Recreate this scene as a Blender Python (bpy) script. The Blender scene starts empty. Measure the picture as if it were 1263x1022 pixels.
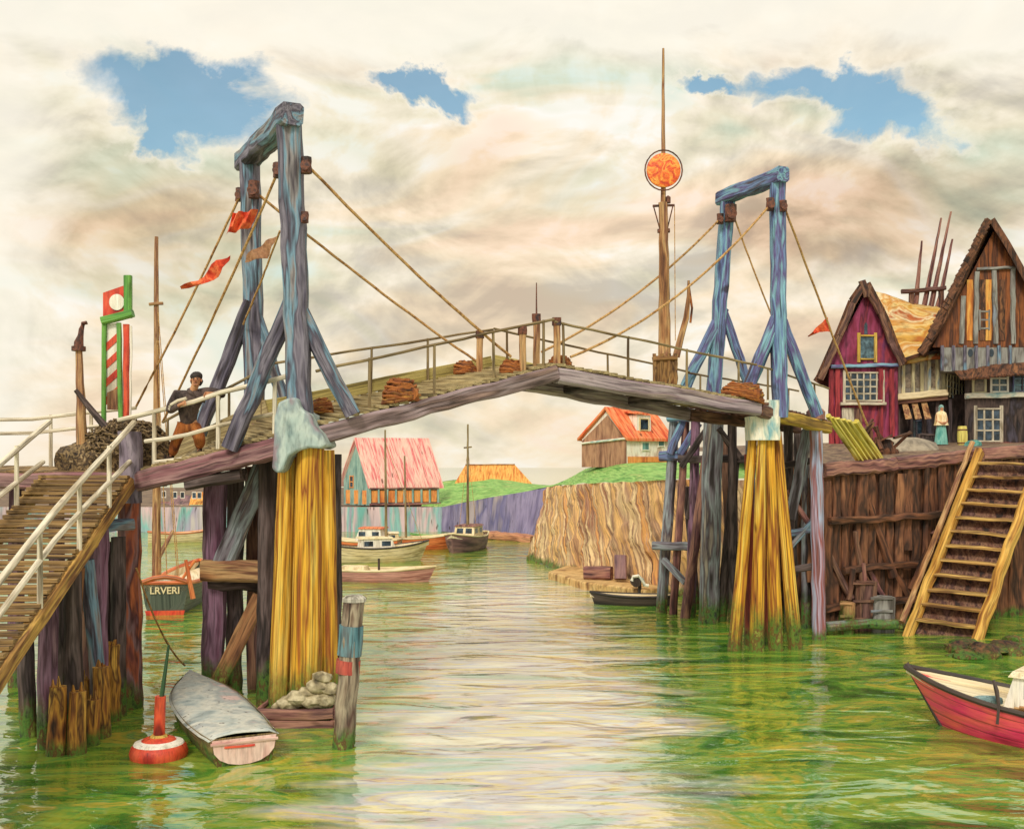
import bpy, bmesh, math, random
from mathutils import Vector, Matrix, noise
random.seed(11)
C = bpy.context.scene.collection
F, HZ, HC = 1263.0, 575.0, 5.1          # focal length and horizon in photograph pixels, eye height over the water

def P(px, py, Y):
    return Vector(((px-631.5)*Y/F, Y, HC+(HZ-py)*Y/F))
def W(px, py, z=0.0):
    return P(px, py, (HC-z)*F/(py-HZ))
def hx(s):
    s = s.lstrip('#'); v = [int(s[i:i+2], 16)/255 for i in (0, 2, 4)]
    return tuple(((c+.055)/1.055)**2.4 if c > .04045 else c/12.92 for c in v)+(1,)
R = random.uniform

# ------------------------------------------------------------------ mesh builder
class MB:
    def __init__(s): s.v, s.f, s.t = [], [], []
    def add(s, vs, fs, ts=None):
        o = len(s.v); s.v += [Vector(v) for v in vs]
        s.t += [tuple(t) for t in (ts or vs)]
        s.f += [tuple(i+o for i in f) for f in fs]
    def rings(s, rings, tcs, cap=True, closed=True):
        n = len(rings[0]); vs = [p for r in rings for p in r]; ts = [p for r in tcs for p in r]; fs = []
        for i in range(len(rings)-1):
            for j in range(n if closed else n-1):
                a, b = i*n+j, i*n+(j+1) % n
                fs.append((a, b, b+n, a+n))
        if cap and closed:
            fs.append(tuple(range(n))); fs.append(tuple((len(rings)-1)*n+j for j in range(n)))
        s.add(vs, fs, ts); return s
    def sweep(s, pts, prof, jit=0., up=None, taper=None):
        """sweep a closed cross-section (list of (a,b)) along points"""
        pts = [Vector(p) for p in pts]; off = Vector((R(0, 40), R(0, 40), R(0, 40)))
        rings, tcs, L = [], [], 0.
        for i, p in enumerate(pts):
            d = (pts[min(i+1, len(pts)-1)]-pts[max(i-1, 0)]).normalized()
            u = Vector(up) if up else (Vector((0, 0, 1)) if abs(d.z) < .8 else Vector((0, -1, 0)))
            x = d.cross(u).normalized(); y = x.cross(d)
            if i: L += (p-pts[i-1]).length
            k = taper[i] if taper else 1.
            ja, jb = R(-jit, jit), R(-jit, jit)
            rr, tt = [], []
            for a, b in prof:
                aa = a*k+ja+R(-jit, jit)*.5; bb = b*k+jb+R(-jit, jit)*.5
                rr.append(p+x*aa+y*bb); tt.append((a+off.x, b+off.y, L+off.z))
            rings.append(rr); tcs.append(tt)
        return s.rings(rings, tcs)
    def beam(s, p0, p1, w, h=None, jit=.012, seg=None, bev=.18, up=None, taper=None):
        p0, p1 = Vector(p0), Vector(p1); h = h or w; L = (p1-p0).length
        n = seg or max(2, min(14, int(L/.35)))
        c = bev*min(w, h); a, b = w/2, h/2
        prof = [(-a+c, -b), (a-c, -b), (a, -b+c), (a, b-c), (a-c, b), (-a+c, b), (-a, b-c), (-a, -b+c)]
        tp = None
        if taper: tp = [1+(taper-1)*i/n for i in range(n+1)]
        return s.sweep([p0.lerp(p1, i/n) for i in range(n+1)], prof, jit, up, tp)
    def pole(s, p0, p1, r0, r1=None, n=10, jit=None, seg=None):
        p0, p1 = Vector(p0), Vector(p1); r1 = r0 if r1 is None else r1; L = (p1-p0).length
        k = seg or max(2, min(16, int(L/.35))); jit = r0*.07 if jit is None else jit
        prof = [(math.cos(2*math.pi*i/n), math.sin(2*math.pi*i/n)) for i in range(n)]
        prof = [(a*r0, b*r0) for a, b in prof]
        return s.sweep([p0.lerp(p1, i/k) for i in range(k+1)], prof, jit, None, [1+(r1/r0-1)*i/k for i in range(k+1)])
    def tube(s, pts, r, n=7, jit=0., taper=None):
        return s.sweep(pts, [(r*math.cos(2*math.pi*i/n), r*math.sin(2*math.pi*i/n)) for i in range(n)], jit, None, taper)
    def prism(s, pts, ext):
        pts = [Vector(p) for p in pts]; e = Vector(ext); n = len(pts)
        vs = pts+[p+e for p in pts]
        fs = [tuple(range(n)), tuple(range(n, 2*n))]+[(i, (i+1) % n, (i+1) % n+n, i+n) for i in range(n)]
        s.add(vs, fs); return s
    def box(s, a, b, jit=0.):
        (x0, y0, z0), (x1, y1, z1) = a, b
        w = abs(x1-x0); d = abs(y1-y0)
        m = ((x0+x1)/2, (y0+y1)/2)
        return s.beam((m[0], m[1], z0), (m[0], m[1], z1), w, d, jit, seg=1 if not jit else None, bev=.06, up=(0, -1, 0))
    def poly(s, vs, fs): s.add(vs, fs); return s
    def lathe(s, c, prof, n=24, axis='z', jit=0.):
        c = Vector(c); rings = []
        for r, z in prof:
            rg = []
            for i in range(n):
                a = 2*math.pi*i/n
                q = (r*math.cos(a), r*math.sin(a), z) if axis == 'z' else (r*math.cos(a), z, r*math.sin(a))
                rg.append(c+Vector(q)*(1+R(-jit, jit)))
            rings.append(rg)
        return s.rings(rings, rings)
    def rock(s, c, rx, ry, rz, rough=.3, sub=2):
        bm = bmesh.new(); bmesh.ops.create_icosphere(bm, subdivisions=sub, radius=1)
        o = Vector((R(0, 50), R(0, 50), R(0, 50)))
        vs = []
        for v in bm.verts:
            k = 1+rough*noise.noise(v.co*1.3+o)+rough*.4*noise.noise(v.co*3.5+o)
            vs.append(Vector(c)+Vector((v.co.x*rx, v.co.y*ry, v.co.z*rz))*k)
        bm.verts.index_update()
        s.add(vs, [tuple(v.index for v in f.verts) for f in bm.faces]); bm.free(); return s
    def ruled(s, bot, top, n=40, m=12, rough=.0, fq=1.0):
        """surface between two polylines"""
        def at(pl, t):
            x = t*(len(pl)-1); i = min(int(x), len(pl)-2); return Vector(pl[i]).lerp(Vector(pl[i+1]), x-i)
        vs, ts, fs = [], [], []
        L = sum((Vector(bot[i+1])-Vector(bot[i])).length for i in range(len(bot)-1))
        for i in range(n+1):
            a, b = at(bot, i/n), at(top, i/n)
            for j in range(m+1):
                p = a.lerp(b, j/m)
                d = (noise.noise_vector(p*fq)*rough+noise.noise_vector(p*fq*4)*rough*.35)*(.25 if j == m else 1)
                vs.append(p+d); ts.append((L*i/n, 0, (b-a).length*j/m))
        for i in range(n):
            for j in range(m):
                k = i*(m+1)+j; fs.append((k, k+m+1, k+m+2, k+1))
        s.add(vs, fs, ts); return s
    def build(s, name, m, parent=None, smooth=38):
        me = bpy.data.meshes.new(name)
        if parent is not None: base = Vector(parent['_w'])
        else:
            xs = [v.x for v in s.v]; ys = [v.y for v in s.v]
            base = Vector(((min(xs)+max(xs))/2, (min(ys)+max(ys))/2, min(v.z for v in s.v)))
        me.from_pydata([v-base for v in s.v], [], s.f)
        at = me.attributes.new('tc', 'FLOAT_VECTOR', 'POINT')
        at.data.foreach_set('vector', [c for t in s.t for c in t])
        bm = bmesh.new(); bm.from_mesh(me); bmesh.ops.recalc_face_normals(bm, faces=bm.faces); bm.to_mesh(me); bm.free()
        me.materials.append(m)
        me.shade_smooth()
        if smooth: me.set_sharp_from_angle(angle=math.radians(smooth))
        o = bpy.data.objects.new(name, me); C.objects.link(o)
        o['_w'] = tuple(base)
        if parent is not None: o.parent = parent; o.location = base-Vector(parent['_w'])
        else: o.location = base
        return o

def thing(name, label, cat, loc, group=None):
    o = bpy.data.objects.new(name, None); C.objects.link(o); o.location = loc; o.empty_display_size = .2
    o['_w'] = tuple(loc); return tag(o, label, cat, group)
def tag(o, label, cat, group=None):
    o['label'] = label; o['category'] = cat
    if group: o['group'] = group
    return o
def struct(o, kind='structure'): o['kind'] = kind; return o

# ------------------------------------------------------------------ materials
class NT:
    def __init__(s, nt): s.nt = nt
    def n(s, typ, ins=None, **kw):
        x = s.nt.nodes.new('ShaderNode'+typ)
        for k, v in kw.items(): setattr(x, k, v)
        for k, v in (ins or {}).items():
            if hasattr(v, 'is_output') or isinstance(v, bpy.types.NodeSocket): s.nt.links.new(v, x.inputs[k])
            else: x.inputs[k].default_value = v
        return x
    def ramp(s, fac, cols, pos=None, interp='LINEAR'):
        x = s.nt.nodes.new('ShaderNodeValToRGB'); s.nt.links.new(fac, x.inputs[0]); r = x.color_ramp; r.interpolation = interp
        k = len(cols); pos = pos or [.3+.4*i/max(1, k-1) for i in range(k)]
        while len(r.elements) < k: r.elements.new(.5)
        for e, p, c in zip(r.elements, pos, cols): e.position = p; e.color = hx(c) if isinstance(c, str) else c
        return x.outputs[0]
    def mix(s, fac, a, b, mode='MIX'):
        x = s.nt.nodes.new('ShaderNodeMix'); x.data_type = 'RGBA'; x.blend_type = mode; x.clamp_factor = True
        for i, v in ((0, fac), (6, a), (7, b)):
            if isinstance(v, bpy.types.NodeSocket): s.nt.links.new(v, x.inputs[i])
            else: x.inputs[i].default_value = v
        return x.outputs[2]
    def math(s, op, a, b=0., c=0., clamp=False):
        x = s.nt.nodes.new('ShaderNodeMath'); x.operation = op; x.use_clamp = clamp
        for i, v in enumerate((a, b, c)):
            if isinstance(v, bpy.types.NodeSocket): s.nt.links.new(v, x.inputs[i])
            else: x.inputs[i].default_value = v
        return x.outputs[0]
    def noise(s, vec, scale=(1, 1, 1), detail=4., rough=.6, dist=0., sc=1.):
        m = s.n('Mapping', {'Vector': vec, 'Scale': scale})
        return s.n('TexNoise', {'Vector': m.outputs[0], 'Scale': sc, 'Detail': detail, 'Roughness': rough, 'Distortion': dist})

MATS = {}
def mat(name, cols, scale=(3.2, 3.2, .45), rough=.78, bump=.35, streak=.55, algae=0., interp='LINEAR', dist=.22, spread=.34, metallic=0., grain=4., seam=0.):
    """weathered surface: hues in long brush-like streaks along the piece, fine grain, optional weed band at the waterline"""
    if name in MATS: return MATS[name]
    m = bpy.data.materials.new(name); m.use_nodes = True; T = NT(m.node_tree); b = m.node_tree.nodes['Principled BSDF']
    tc = T.n('Attribute', attribute_name='tc').outputs['Vector']
    n1 = T.noise(tc, scale, 3., .55, dist)
    k = len(cols); col = T.ramp(n1.outputs[0], cols, [.5-spread/2+spread*i/max(1, k-1) for i in range(k)], interp)
    n2 = T.noise(tc, tuple(c*grain*((1.9 if i < 2 else .7) if scale[0] > scale[2]*1.5 else 1) for i, c in enumerate(scale)), 5., .65, .1)
    g = T.ramp(n2.outputs[0], [(1-streak,)*3+(1,), (1, 1, 1, 1), (1+streak*.35,)*3+(1,)], [.36, .5, .68])
    col = T.mix(1., col, g, 'MULTIPLY')
    if scale[0] > scale[2]*2.5:      # knots and drying checks in wood
        kn = T.noise(tc, (1.7, 1.7, .8), 2., .5, 0.); kr = T.ramp(kn.outputs[0], [(1, 1, 1, 1), (.34, .28, .26, 1)], [.69, .74])
        ck = T.noise(tc, (scale[0]*5, scale[1]*5, .35), 3., .6, .05); cr = T.ramp(ck.outputs[0], [(.25, .22, .2, 1), (1, 1, 1, 1)], [.315, .345])
        col = T.mix(1., T.mix(1., col, kr, 'MULTIPLY'), cr, 'MULTIPLY')
    if seam:         # plank seams of a boat hull
        fr = T.math('FRACT', T.math('MULTIPLY', T.n('SeparateXYZ', {0: tc}).outputs[0], seam))
        col = T.mix(1., col, T.ramp(fr, [(.45, .42, .4, 1), (1, 1, 1, 1)], [.06, .16]), 'MULTIPLY')
    if algae:
        gp = T.n('NewGeometry').outputs['Position']; sz = T.n('SeparateXYZ', {0: gp}).outputs[2]
        na = T.noise(gp, (1.4, 1.4, .5), 4., .7)
        h = T.math('ADD', sz, T.math('MULTIPLY', T.math('SUBTRACT', na.outputs[0], .5), 2.2*algae))
        mk = T.math('MULTIPLY', T.math('SUBTRACT', 1., T.math('DIVIDE', h, algae, clamp=True), clamp=True), 1.7, clamp=True)
        nb = T.noise(gp, (5, 5, 3), 4., .7)
        gc = T.ramp(nb.outputs[0], ['#1e2a10', '#4f7a26', '#5a3018', '#86a040'], [.34, .47, .56, .68])
        col = T.mix(T.math('MULTIPLY', mk, .92), col, gc)
    m.node_tree.links.new(col, b.inputs['Base Color'])
    b.inputs['Roughness'].default_value = rough; b.inputs['Metallic'].default_value = metallic
    if bump:
        bp = T.n('Bump', {'Height': n2.outputs[0], 'Strength': bump, 'Distance': .05})
        m.node_tree.links.new(bp.outputs[0], b.inputs['Normal'])
    MATS[name] = m; return m

BL = mat('blue_grey_timber', ['#2c252a', '#565062', '#807a88', '#4e4858', '#7496ac', '#8c8688', '#443c44'], algae=0, spread=.4)
BL2 = mat('bright_blue_timber', ['#3e3654', '#5f74a4', '#80b0c0', '#5e5082', '#7089b4', '#54454f'])
BR = mat('brown_timber', ['#2e1f1b', '#6b4436', '#8a6650', '#4c2f2c', '#7d5a52'])
RB = mat('red_brown_timber', ['#4a2a2a', '#8a5a54', '#a87a68', '#5d3a40', '#93605a'])
PU = mat('purple_timber', ['#3c2634', '#7a5068', '#937088', '#553848', '#866a74'], algae=.9)
DK = mat('dark_wet_timber', ['#1f1816', '#4a3a36', '#6a5a58', '#2a201e', '#55484a'], algae=.9)
GY = mat('grey_pile_timber', ['#3a3234', '#7d7680', '#9aa3a8', '#5d5058', '#b3a89a'], algae=1.0)
TN = mat('tan_timber', ['#6a4228', '#a8764a', '#c09a6a', '#80503a', '#b58a60'])
TNP = mat('tan_pile_timber', ['#5a3824', '#9a6a44', '#b58a5c', '#744a34'], algae=.9)
OC = mat('ochre_planks', ['#66583a', '#a8946a', '#bcaa7c', '#8c7852', '#a4926a'], (2, 6, .4))
YL = mat('yellow_pile_timber', ['#4e220e', '#a05c1c', '#d89c26', '#e6b034', '#8a4818', '#dca42c', '#ecc85c', '#b06c22', '#5e2c12'], (3.4, 3.4, .2), algae=1.3, spread=.56, streak=.6, dist=.25, bump=.5)
WR = mat('white_painted_rail', ['#8a7e6a', '#d8ccb4', '#e8dec8', '#c4b69c', '#a2947c'], streak=.4)
GR = mat('faded_olive_rail', ['#4e3c28', '#7d6846', '#9a8660', '#66502f'])
ROPE = mat('hemp_rope', ['#8a6238', '#b98a52', '#caa268', '#9a6e40'], (8, 8, 6), streak=.4)
ROPED = mat('tarred_rope', ['#3e2012', '#8a4a1e', '#a86428', '#6a3a1e', '#b8843c'], (3, 3, 1.2), streak=.35, bump=.3)
IRON = mat('rusty_iron', ['#2a1c1a', '#5a3428', '#7a4630', '#38262a'], (5, 5, 4), rough=.6)
RED = mat('red_paint', ['#a8271a', '#d8432a', '#e05a36', '#c03222'], (3, 3, 1), streak=.3, rough=.45)
FLAG = mat('red_flag_cloth', ['#b83018', '#e0502e', '#ee7a4a', '#c83e22'], (4, 4, 3), streak=.25, rough=.9)
FLAGB = mat('faded_brown_flag', ['#8a5a3e', '#b98a66', '#a07050'], (4, 4, 3), streak=.3)
WHT = mat('white_paint', ['#cfc6b4', '#f0e9d8', '#f6f0e4', '#e0d4c0'], streak=.22, rough=.5)
GRN = mat('green_paint', ['#2f6a24', '#5a9a3c', '#74ae4a', '#3f7a2c'], streak=.3, rough=.5)
CAPM = mat('pale_blue_sheet', ['#7e9494', '#a6b8b4', '#b8c6c0', '#8f9fa2', '#94808a'], (2, 2, 1.2), streak=.3, rough=.55)
CHALK = mat('chalk_white_blue', ['#86b4bc', '#c9d6c8', '#f0ead6', '#f4efde', '#a4c4c4'], (3, 3, 1.2), streak=.25)
GLASS = mat('dark_window_glass', ['#141c22', '#2c3c48', '#44586a'], (3, 3, 3), rough=.12, streak=.2, bump=0)
# ------------------------------------------------------------------ world, sun, camera
scn = bpy.context.scene
cam = bpy.data.cameras.new('camera'); co = bpy.data.objects.new('camera', cam); C.objects.link(co)
co.location = (0, 0, HC); co.rotation_euler = (math.pi/2, 0, 0)
cam.sensor_width = 36; cam.lens = 36*F/1263; cam.shift_y = (HZ-511)/1263; cam.clip_end = 5000; cam.clip_start = .1
scn.camera = co
sd = Vector((-.26, -.80, .74)).normalized()
L = bpy.data.lights.new('sun', 'SUN'); L.energy = 1.5; L.angle = math.radians(12); L.color = (1, .93, .80)
lo = bpy.data.objects.new('sun', L); C.objects.link(lo); lo.rotation_euler = (-sd).to_track_quat('-Z', 'Y').to_euler()
w = bpy.data.worlds.new('World'); scn.world = w; w.use_nodes = True
T = NT(w.node_tree); bg = w.node_tree.nodes['Background']; bg.inputs['Strength'].default_value = .1
sky = T.n('TexSky', sky_type='NISHITA', sun_disc=False)
sky.sun_elevation = math.asin(sd.z); sky.sun_rotation = math.atan2(sd.x, sd.y); sky.air_density = 1.0; sky.dust_density = .6
d = T.n('TexCoord').outputs['Generated']
def up10(c): return tuple(x*7.8 for x in hx(c)[:3])+(1,)
def sh(v, o): return T.n('VectorMath', {0: v, 1: o}, operation='ADD').outputs[0]
dn = lambda v, sc, det, dist: T.noise(v, (1, 1, 1.75), det, .56, dist, sc).outputs[0]
big, big2 = dn(d, 3.0, 7., .5), dn(sh(d, (-.012, 0, .022)), 3.0, 7., .5)      # cloud density here and a little towards the sun
sm_, sm2 = dn(d, 8.5, 6., .6), dn(sh(d, (-.006, 0, .010)), 8.5, 6., .6)
lit = T.math('ADD', T.math('MULTIPLY', T.math('SUBTRACT', big, big2), 2.2), T.math('MULTIPLY', T.math('SUBTRACT', sm_, sm2), 1.3))
lit = T.math('ADD', T.math('ADD', lit, .5), T.math('MULTIPLY', T.math('SUBTRACT', big, .5), .9))
cl = T.ramp(lit, ['#cfc7b8', '#ddd4c2', '#e9dfca', '#f4e9d4', '#fdf2de', '#fffbf2'], [.20, .33, .43, .52, .62, .75])
tint = T.noise(d, (1, 1, 2.4), 3., .55, .8, 4.2).outputs[0]
cl = T.mix(1., cl, T.ramp(tint, ['#dceeea', '#f4f6ee', '#ffffff', '#fff6ea', '#ffeee2'], [.34, .43, .5, .57, .66]), 'MULTIPLY')
sxyz = T.n('SeparateXYZ', {0: d}); sz = sxyz.outputs[2]
yy = T.math('MAXIMUM', sxyz.outputs[1], .15); el = T.math('DIVIDE', sz, yy); az = T.math('DIVIDE', sxyz.outputs[0], yy)
def bank(px, py, rx, ry):
    a = T.math('DIVIDE', T.math('SUBTRACT', az, (px-631.5)/F), rx/F); e_ = T.math('DIVIDE', T.math('SUBTRACT', el, (HZ-py)/F), ry/F)
    q = T.math('ADD', T.math('MULTIPLY', a, a), T.math('MULTIPLY', e_, e_))
    return T.math('SUBTRACT', 1., T.math('ADD', q, T.math('MULTIPLY', T.math('SUBTRACT', big, .5), 4.)), clamp=True)
for px, py, rx, ry, c, k in ((190, 300, 230, 130, '#e2ddd0', .7), (1090, 270, 230, 80, '#dccfc6', .75), (520, 200, 220, 60, '#e6e2d4', .5), (720, 235, 130, 60, '#cfe0d8', .8)):
    cl = T.mix(T.math('MULTIPLY', bank(px, py, rx, ry), k), cl, T.mix(1., cl, hx(c), 'MULTIPLY'))
wob = T.math('MULTIPLY', T.math('SUBTRACT', sm_, .5), .12)
hi = T.math('DIVIDE', T.math('SUBTRACT', T.math('ADD', el, wob), .368), .05, clamp=True)
sd_l = T.math('DIVIDE', T.math('SUBTRACT', T.math('ADD', T.math('MULTIPLY', az, -1.), wob), .415), .07, clamp=True)
hi = T.math('MAXIMUM', hi, T.math('MULTIPLY', sd_l, .8))
lowm = T.math('SUBTRACT', 1., T.math('DIVIDE', sz, .16, clamp=True), clamp=True)
cl = T.mix(T.math('MULTIPLY', lowm, .35), cl, hx('#f0e2c2'))
cl = T.mix(T.math('MULTIPLY', hi, .86), cl, hx('#fff9ea'))
clb = T.n('VectorMath', {0: cl, 1: (7.7, 7.7, 7.7)}, operation='MULTIPLY').outputs[0]
wn = T.noise(d, (1, 1, 1.4), 8., .62, .3, 11.).outputs['Color']
wv = T.n('VectorMath', {0: T.n('VectorMath', {0: wn, 1: (.5, .5, .5)}, operation='SUBTRACT').outputs[0], 1: (.17, .17, .13)}, operation='MULTIPLY').outputs[0]
dw = T.n('VectorMath', {0: d, 1: wv}, operation='ADD').outputs[0]
mask = None
for px, py, rx, ry, rot in ((232, 118, 110, 46, 0), (200, 155, 44, 44, 0), (1035, 104, 100, 30, 0), (1110, 132, 66, 38, 0), (540, 108, 64, 22, 0), (885, 112, 56, 16, 0)):
    c = Vector(((px-631.5)/F, 1, (HZ-py)/F)); k = 1/c.length; c.normalize()
    df = T.n('VectorMath', {0: dw, 1: tuple(c)}, operation='SUBTRACT').outputs[0]
    dv = T.n('VectorMath', {0: df, 1: (F/rx/k, F/rx/k, F/ry/k)}, operation='MULTIPLY').outputs[0]
    ln = T.n('VectorMath', {0: dv}, operation='LENGTH').outputs['Value']
    mask = ln if mask is None else T.math('MINIMUM', mask, ln)
blue = T.math('SUBTRACT', 1., T.math('DIVIDE', T.math('SUBTRACT', mask, .74), .44, clamp=True), clamp=True)
rim = T.math('SUBTRACT', 1., T.math('DIVIDE', T.math('ABSOLUTE', T.math('SUBTRACT', mask, 1.12)), .36, clamp=True), clamp=True)
clb = T.mix(T.math('MULTIPLY', rim, .55), clb, up10('#fff6e4'))
bsk = T.n('VectorMath', {0: sky.outputs[0], 1: (1.0, 1.16, 1.0)}, operation='MULTIPLY').outputs[0]
w.node_tree.links.new(T.mix(T.math('MULTIPLY', blue, .93), clb, bsk), bg.inputs['Color'])
scn.view_settings.view_transform = 'Standard'; scn.view_settings.look = 'None'; scn.view_settings.exposure = .4; scn.view_settings.gamma = 1
scn.render.engine = 'CYCLES'; scn.cycles.max_bounces = 6

# ------------------------------------------------------------------ water and land
def water_mat():
    m = bpy.data.materials.new('harbour_water'); m.use_nodes = True; T = NT(m.node_tree); b = m.node_tree.nodes['Principled BSDF']
    g = T.n('NewGeometry').outputs['Position']
    a = T.noise(g, (.30, .55, 1), 4., .6, 1.6)
    col = T.ramp(a.outputs[0], ['#2c5a1e', '#558a2e', '#8fa23a', '#5c9640', '#b4a63e', '#689a3a'], [.34, .44, .50, .55, .61, .69])
    # pale sky reflection painted into the water colour down the middle of the basin
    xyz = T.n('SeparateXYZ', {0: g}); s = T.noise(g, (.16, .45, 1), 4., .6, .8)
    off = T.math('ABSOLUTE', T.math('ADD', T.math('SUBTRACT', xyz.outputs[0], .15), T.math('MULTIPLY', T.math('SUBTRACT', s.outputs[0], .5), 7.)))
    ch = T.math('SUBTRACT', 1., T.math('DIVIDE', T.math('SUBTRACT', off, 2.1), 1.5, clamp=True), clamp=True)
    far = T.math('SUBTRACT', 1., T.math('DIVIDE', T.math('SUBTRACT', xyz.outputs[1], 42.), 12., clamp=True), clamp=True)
    sky_refl = T.ramp(T.noise(g, (.22, 1.1, 1), 3., .55, 1.).outputs[0], ['#a6c0b4', '#d2c4d4', '#f0d898', '#ccc2da', '#faf0dc'], [.37, .45, .51, .56, .63])
    col = T.mix(T.math('MULTIPLY', T.math('MULTIPLY', ch, far), .72), col, sky_refl)
    n1 = T.noise(g, (.42, .85, 1), 2., .45, .9); n2 = T.noise(g, (1.5, 2.6, 1), 3., .5, .6)
    hgt = T.math('ADD', n1.outputs[0], T.math('MULTIPLY', n2.outputs[0], .16))
    calm = T.math('SUBTRACT', 1., T.math('DIVIDE', T.math('SUBTRACT', xyz.outputs[1], 40.), 90., clamp=True), clamp=True)
    bp = T.n('Bump', {'Height': hgt, 'Strength': calm, 'Distance': .15})
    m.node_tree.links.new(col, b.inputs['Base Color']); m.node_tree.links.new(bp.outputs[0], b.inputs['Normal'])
    b.inputs['Roughness'].default_value = .06; b.inputs['IOR'].default_value = 2.5
    return m
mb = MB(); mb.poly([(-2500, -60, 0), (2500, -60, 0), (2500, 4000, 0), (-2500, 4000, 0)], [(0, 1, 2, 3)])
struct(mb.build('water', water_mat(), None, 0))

GRASS = mat('grass_slope', ['#4f8434', '#7cb054', '#98c068', '#64983f', '#a8bc6c'], (.6, .6, .6), streak=.4, bump=.8)
EARTH = mat('street_earth', ['#3e2c24', '#6e5544', '#8a7258', '#52402f'], (.8, .8, .8), streak=.5)
# far quay land, hill, right mound, street
ql0, ql1 = P(-420, 625, 78), P(545, 625, 80); qr = P(682, 600, 72)
mb = MB(); mb.poly([(-120, 78.3, 1.98), (ql1.x, 80.3, 1.92), (ql1.x, 150, 2.0), (-120, 150, 2.0)], [(0, 1, 2, 3)])
struct(mb.build('quay_ground', EARTH, None, 0))
mb = MB()
mb.ruled([P(520, 625, 80.4), ql1+Vector((0, .3, 0)), P(612, 612, 76.3), qr+Vector((0, .2, 0)), P(700, 600, 70)],
         [P(522, 600, 95), P(548, 593, 95), P(605, 588, 95), P(660, 597, 93), P(700, 600, 92)], 30, 10, .12, .4)
mb.ruled([P(522, 600, 95), P(548, 593, 95), P(605, 588, 95), P(660, 597, 93), P(700, 600, 92)],
         [(-9, 130, .5), (-5, 130, .5), (0, 130, .5), (3, 130, .5), (8, 130, .5)], 30, 4, .1, .4)
struct(mb.build('hill', GRASS, None, 0))
wt = [P(675, 600, 57), P(712, 597, 50.5), P(810, 592, 41), P(985, 590, 36.5)]
wb = [W(650, 690), W(700, 706), W(805, 730), W(975, 757)]
mb = MB()
mt = [P(690, 597, 62), P(722, 578, 58), P(775, 571, 52), P(1010, 566, 45)]
mb.ruled(wt, mt, 30, 8, .1, .5)
mb.ruled(mt, [P(690, 600, 75), P(722, 582, 75), P(825, 575, 75), P(1010, 572, 75)], 20, 4, .1, .5)
struct(mb.build('grass_mound', GRASS, None, 0))

STRIPE = mat('teal_pink_quay', ['#6fa8a4', '#b8a6ae', '#d6b8bc', '#84b8b4', '#a89cb4', '#c9c0b4'], (.55, .55, .10), streak=.35, spread=.3, dist=.3)
PURP = mat('purple_quay_stone', ['#5e567c', '#7d7496', '#9288a8', '#6a6690', '#a89a9e'], (.5, .5, .14), streak=.4, dist=.4)
BATT = mat('battered_ochre_wall', ['#6e4636', '#c09468', '#ecbc78', '#a07a60', '#f0d09a', '#946450', '#e0a45c', '#b49080'], (1.2, 1.2, .12), streak=.55, spread=.46, dist=.05, bump=.7, algae=.4)
mb = MB(); mb.ruled([W(-420, 657.5), W(545, 655.5)], [ql0, ql1], 120, 6, .05, .8)
tag(mb.build('quay_wall', STRIPE), 'long low quay wall streaked teal and pink below the teal gabled house', 'wall')
mb = MB(); mb.ruled([W(545, 655.5), W(610, 660), W(668, 666)], [ql1, P(612, 612, 76), qr], 50, 10, .08, .7)
tag(mb.build('quay_wall', PURP), 'purple stone quay wall below the green hill at the far end of the basin', 'wall')
mb = MB(); mb.ruled(wb, wt, 160, 34, .2, 1.2); mb.t = [(x+.45*z, y, z) for x, y, z in mb.t]
tag(mb.build('quay_wall', BATT), 'high sloping ochre and brown quay wall below the red roofed cottage', 'wall')

# street on the right quay
SW = [Vector((9.5, 38.5, 5.05)), P(1012, 573, 31.6), P(1100, 566, 32.9), P(1205, 555, 34.4), P(1420, 535, 37.5)]
mb = MB()
back = [Vector((9.5, 47, 5.8)), Vector((13, 47, 6.15)), Vector((16, 47, 6.2)), Vector((20, 47, 6.2)), Vector((32, 47, 6.2))]
mb.ruled([p+Vector((0, 0, -.01)) for p in SW], back, 30, 12, .05, 1.)
mb.ruled(back, [p+Vector((0, 40, .5)) for p in back], 10, 4)
struct(mb.build('street', EARTH, None, 0))
# ------------------------------------------------------------------ the bridge
def lerp(a, b, t): return Vector(a).lerp(Vector(b), t)
NV = Vector((-.566, .824, 0))                      # across the bridge, away from the viewer
A0 = Vector((-3.91, 20.56, 5.96)); A1 = Vector((1.01, 23.94, 7.49)); A2 = Vector((6.69, 27.84, 6.86))
WB = 2.7
F0 = A0+NV*WB+Vector((0, 0, .26)); F1 = A1+NV*WB+Vector((0, 0, .12)); F2 = A2+NV*WB+Vector((0, 0, .0))
UP = Vector((0, 0, 1))

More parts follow.
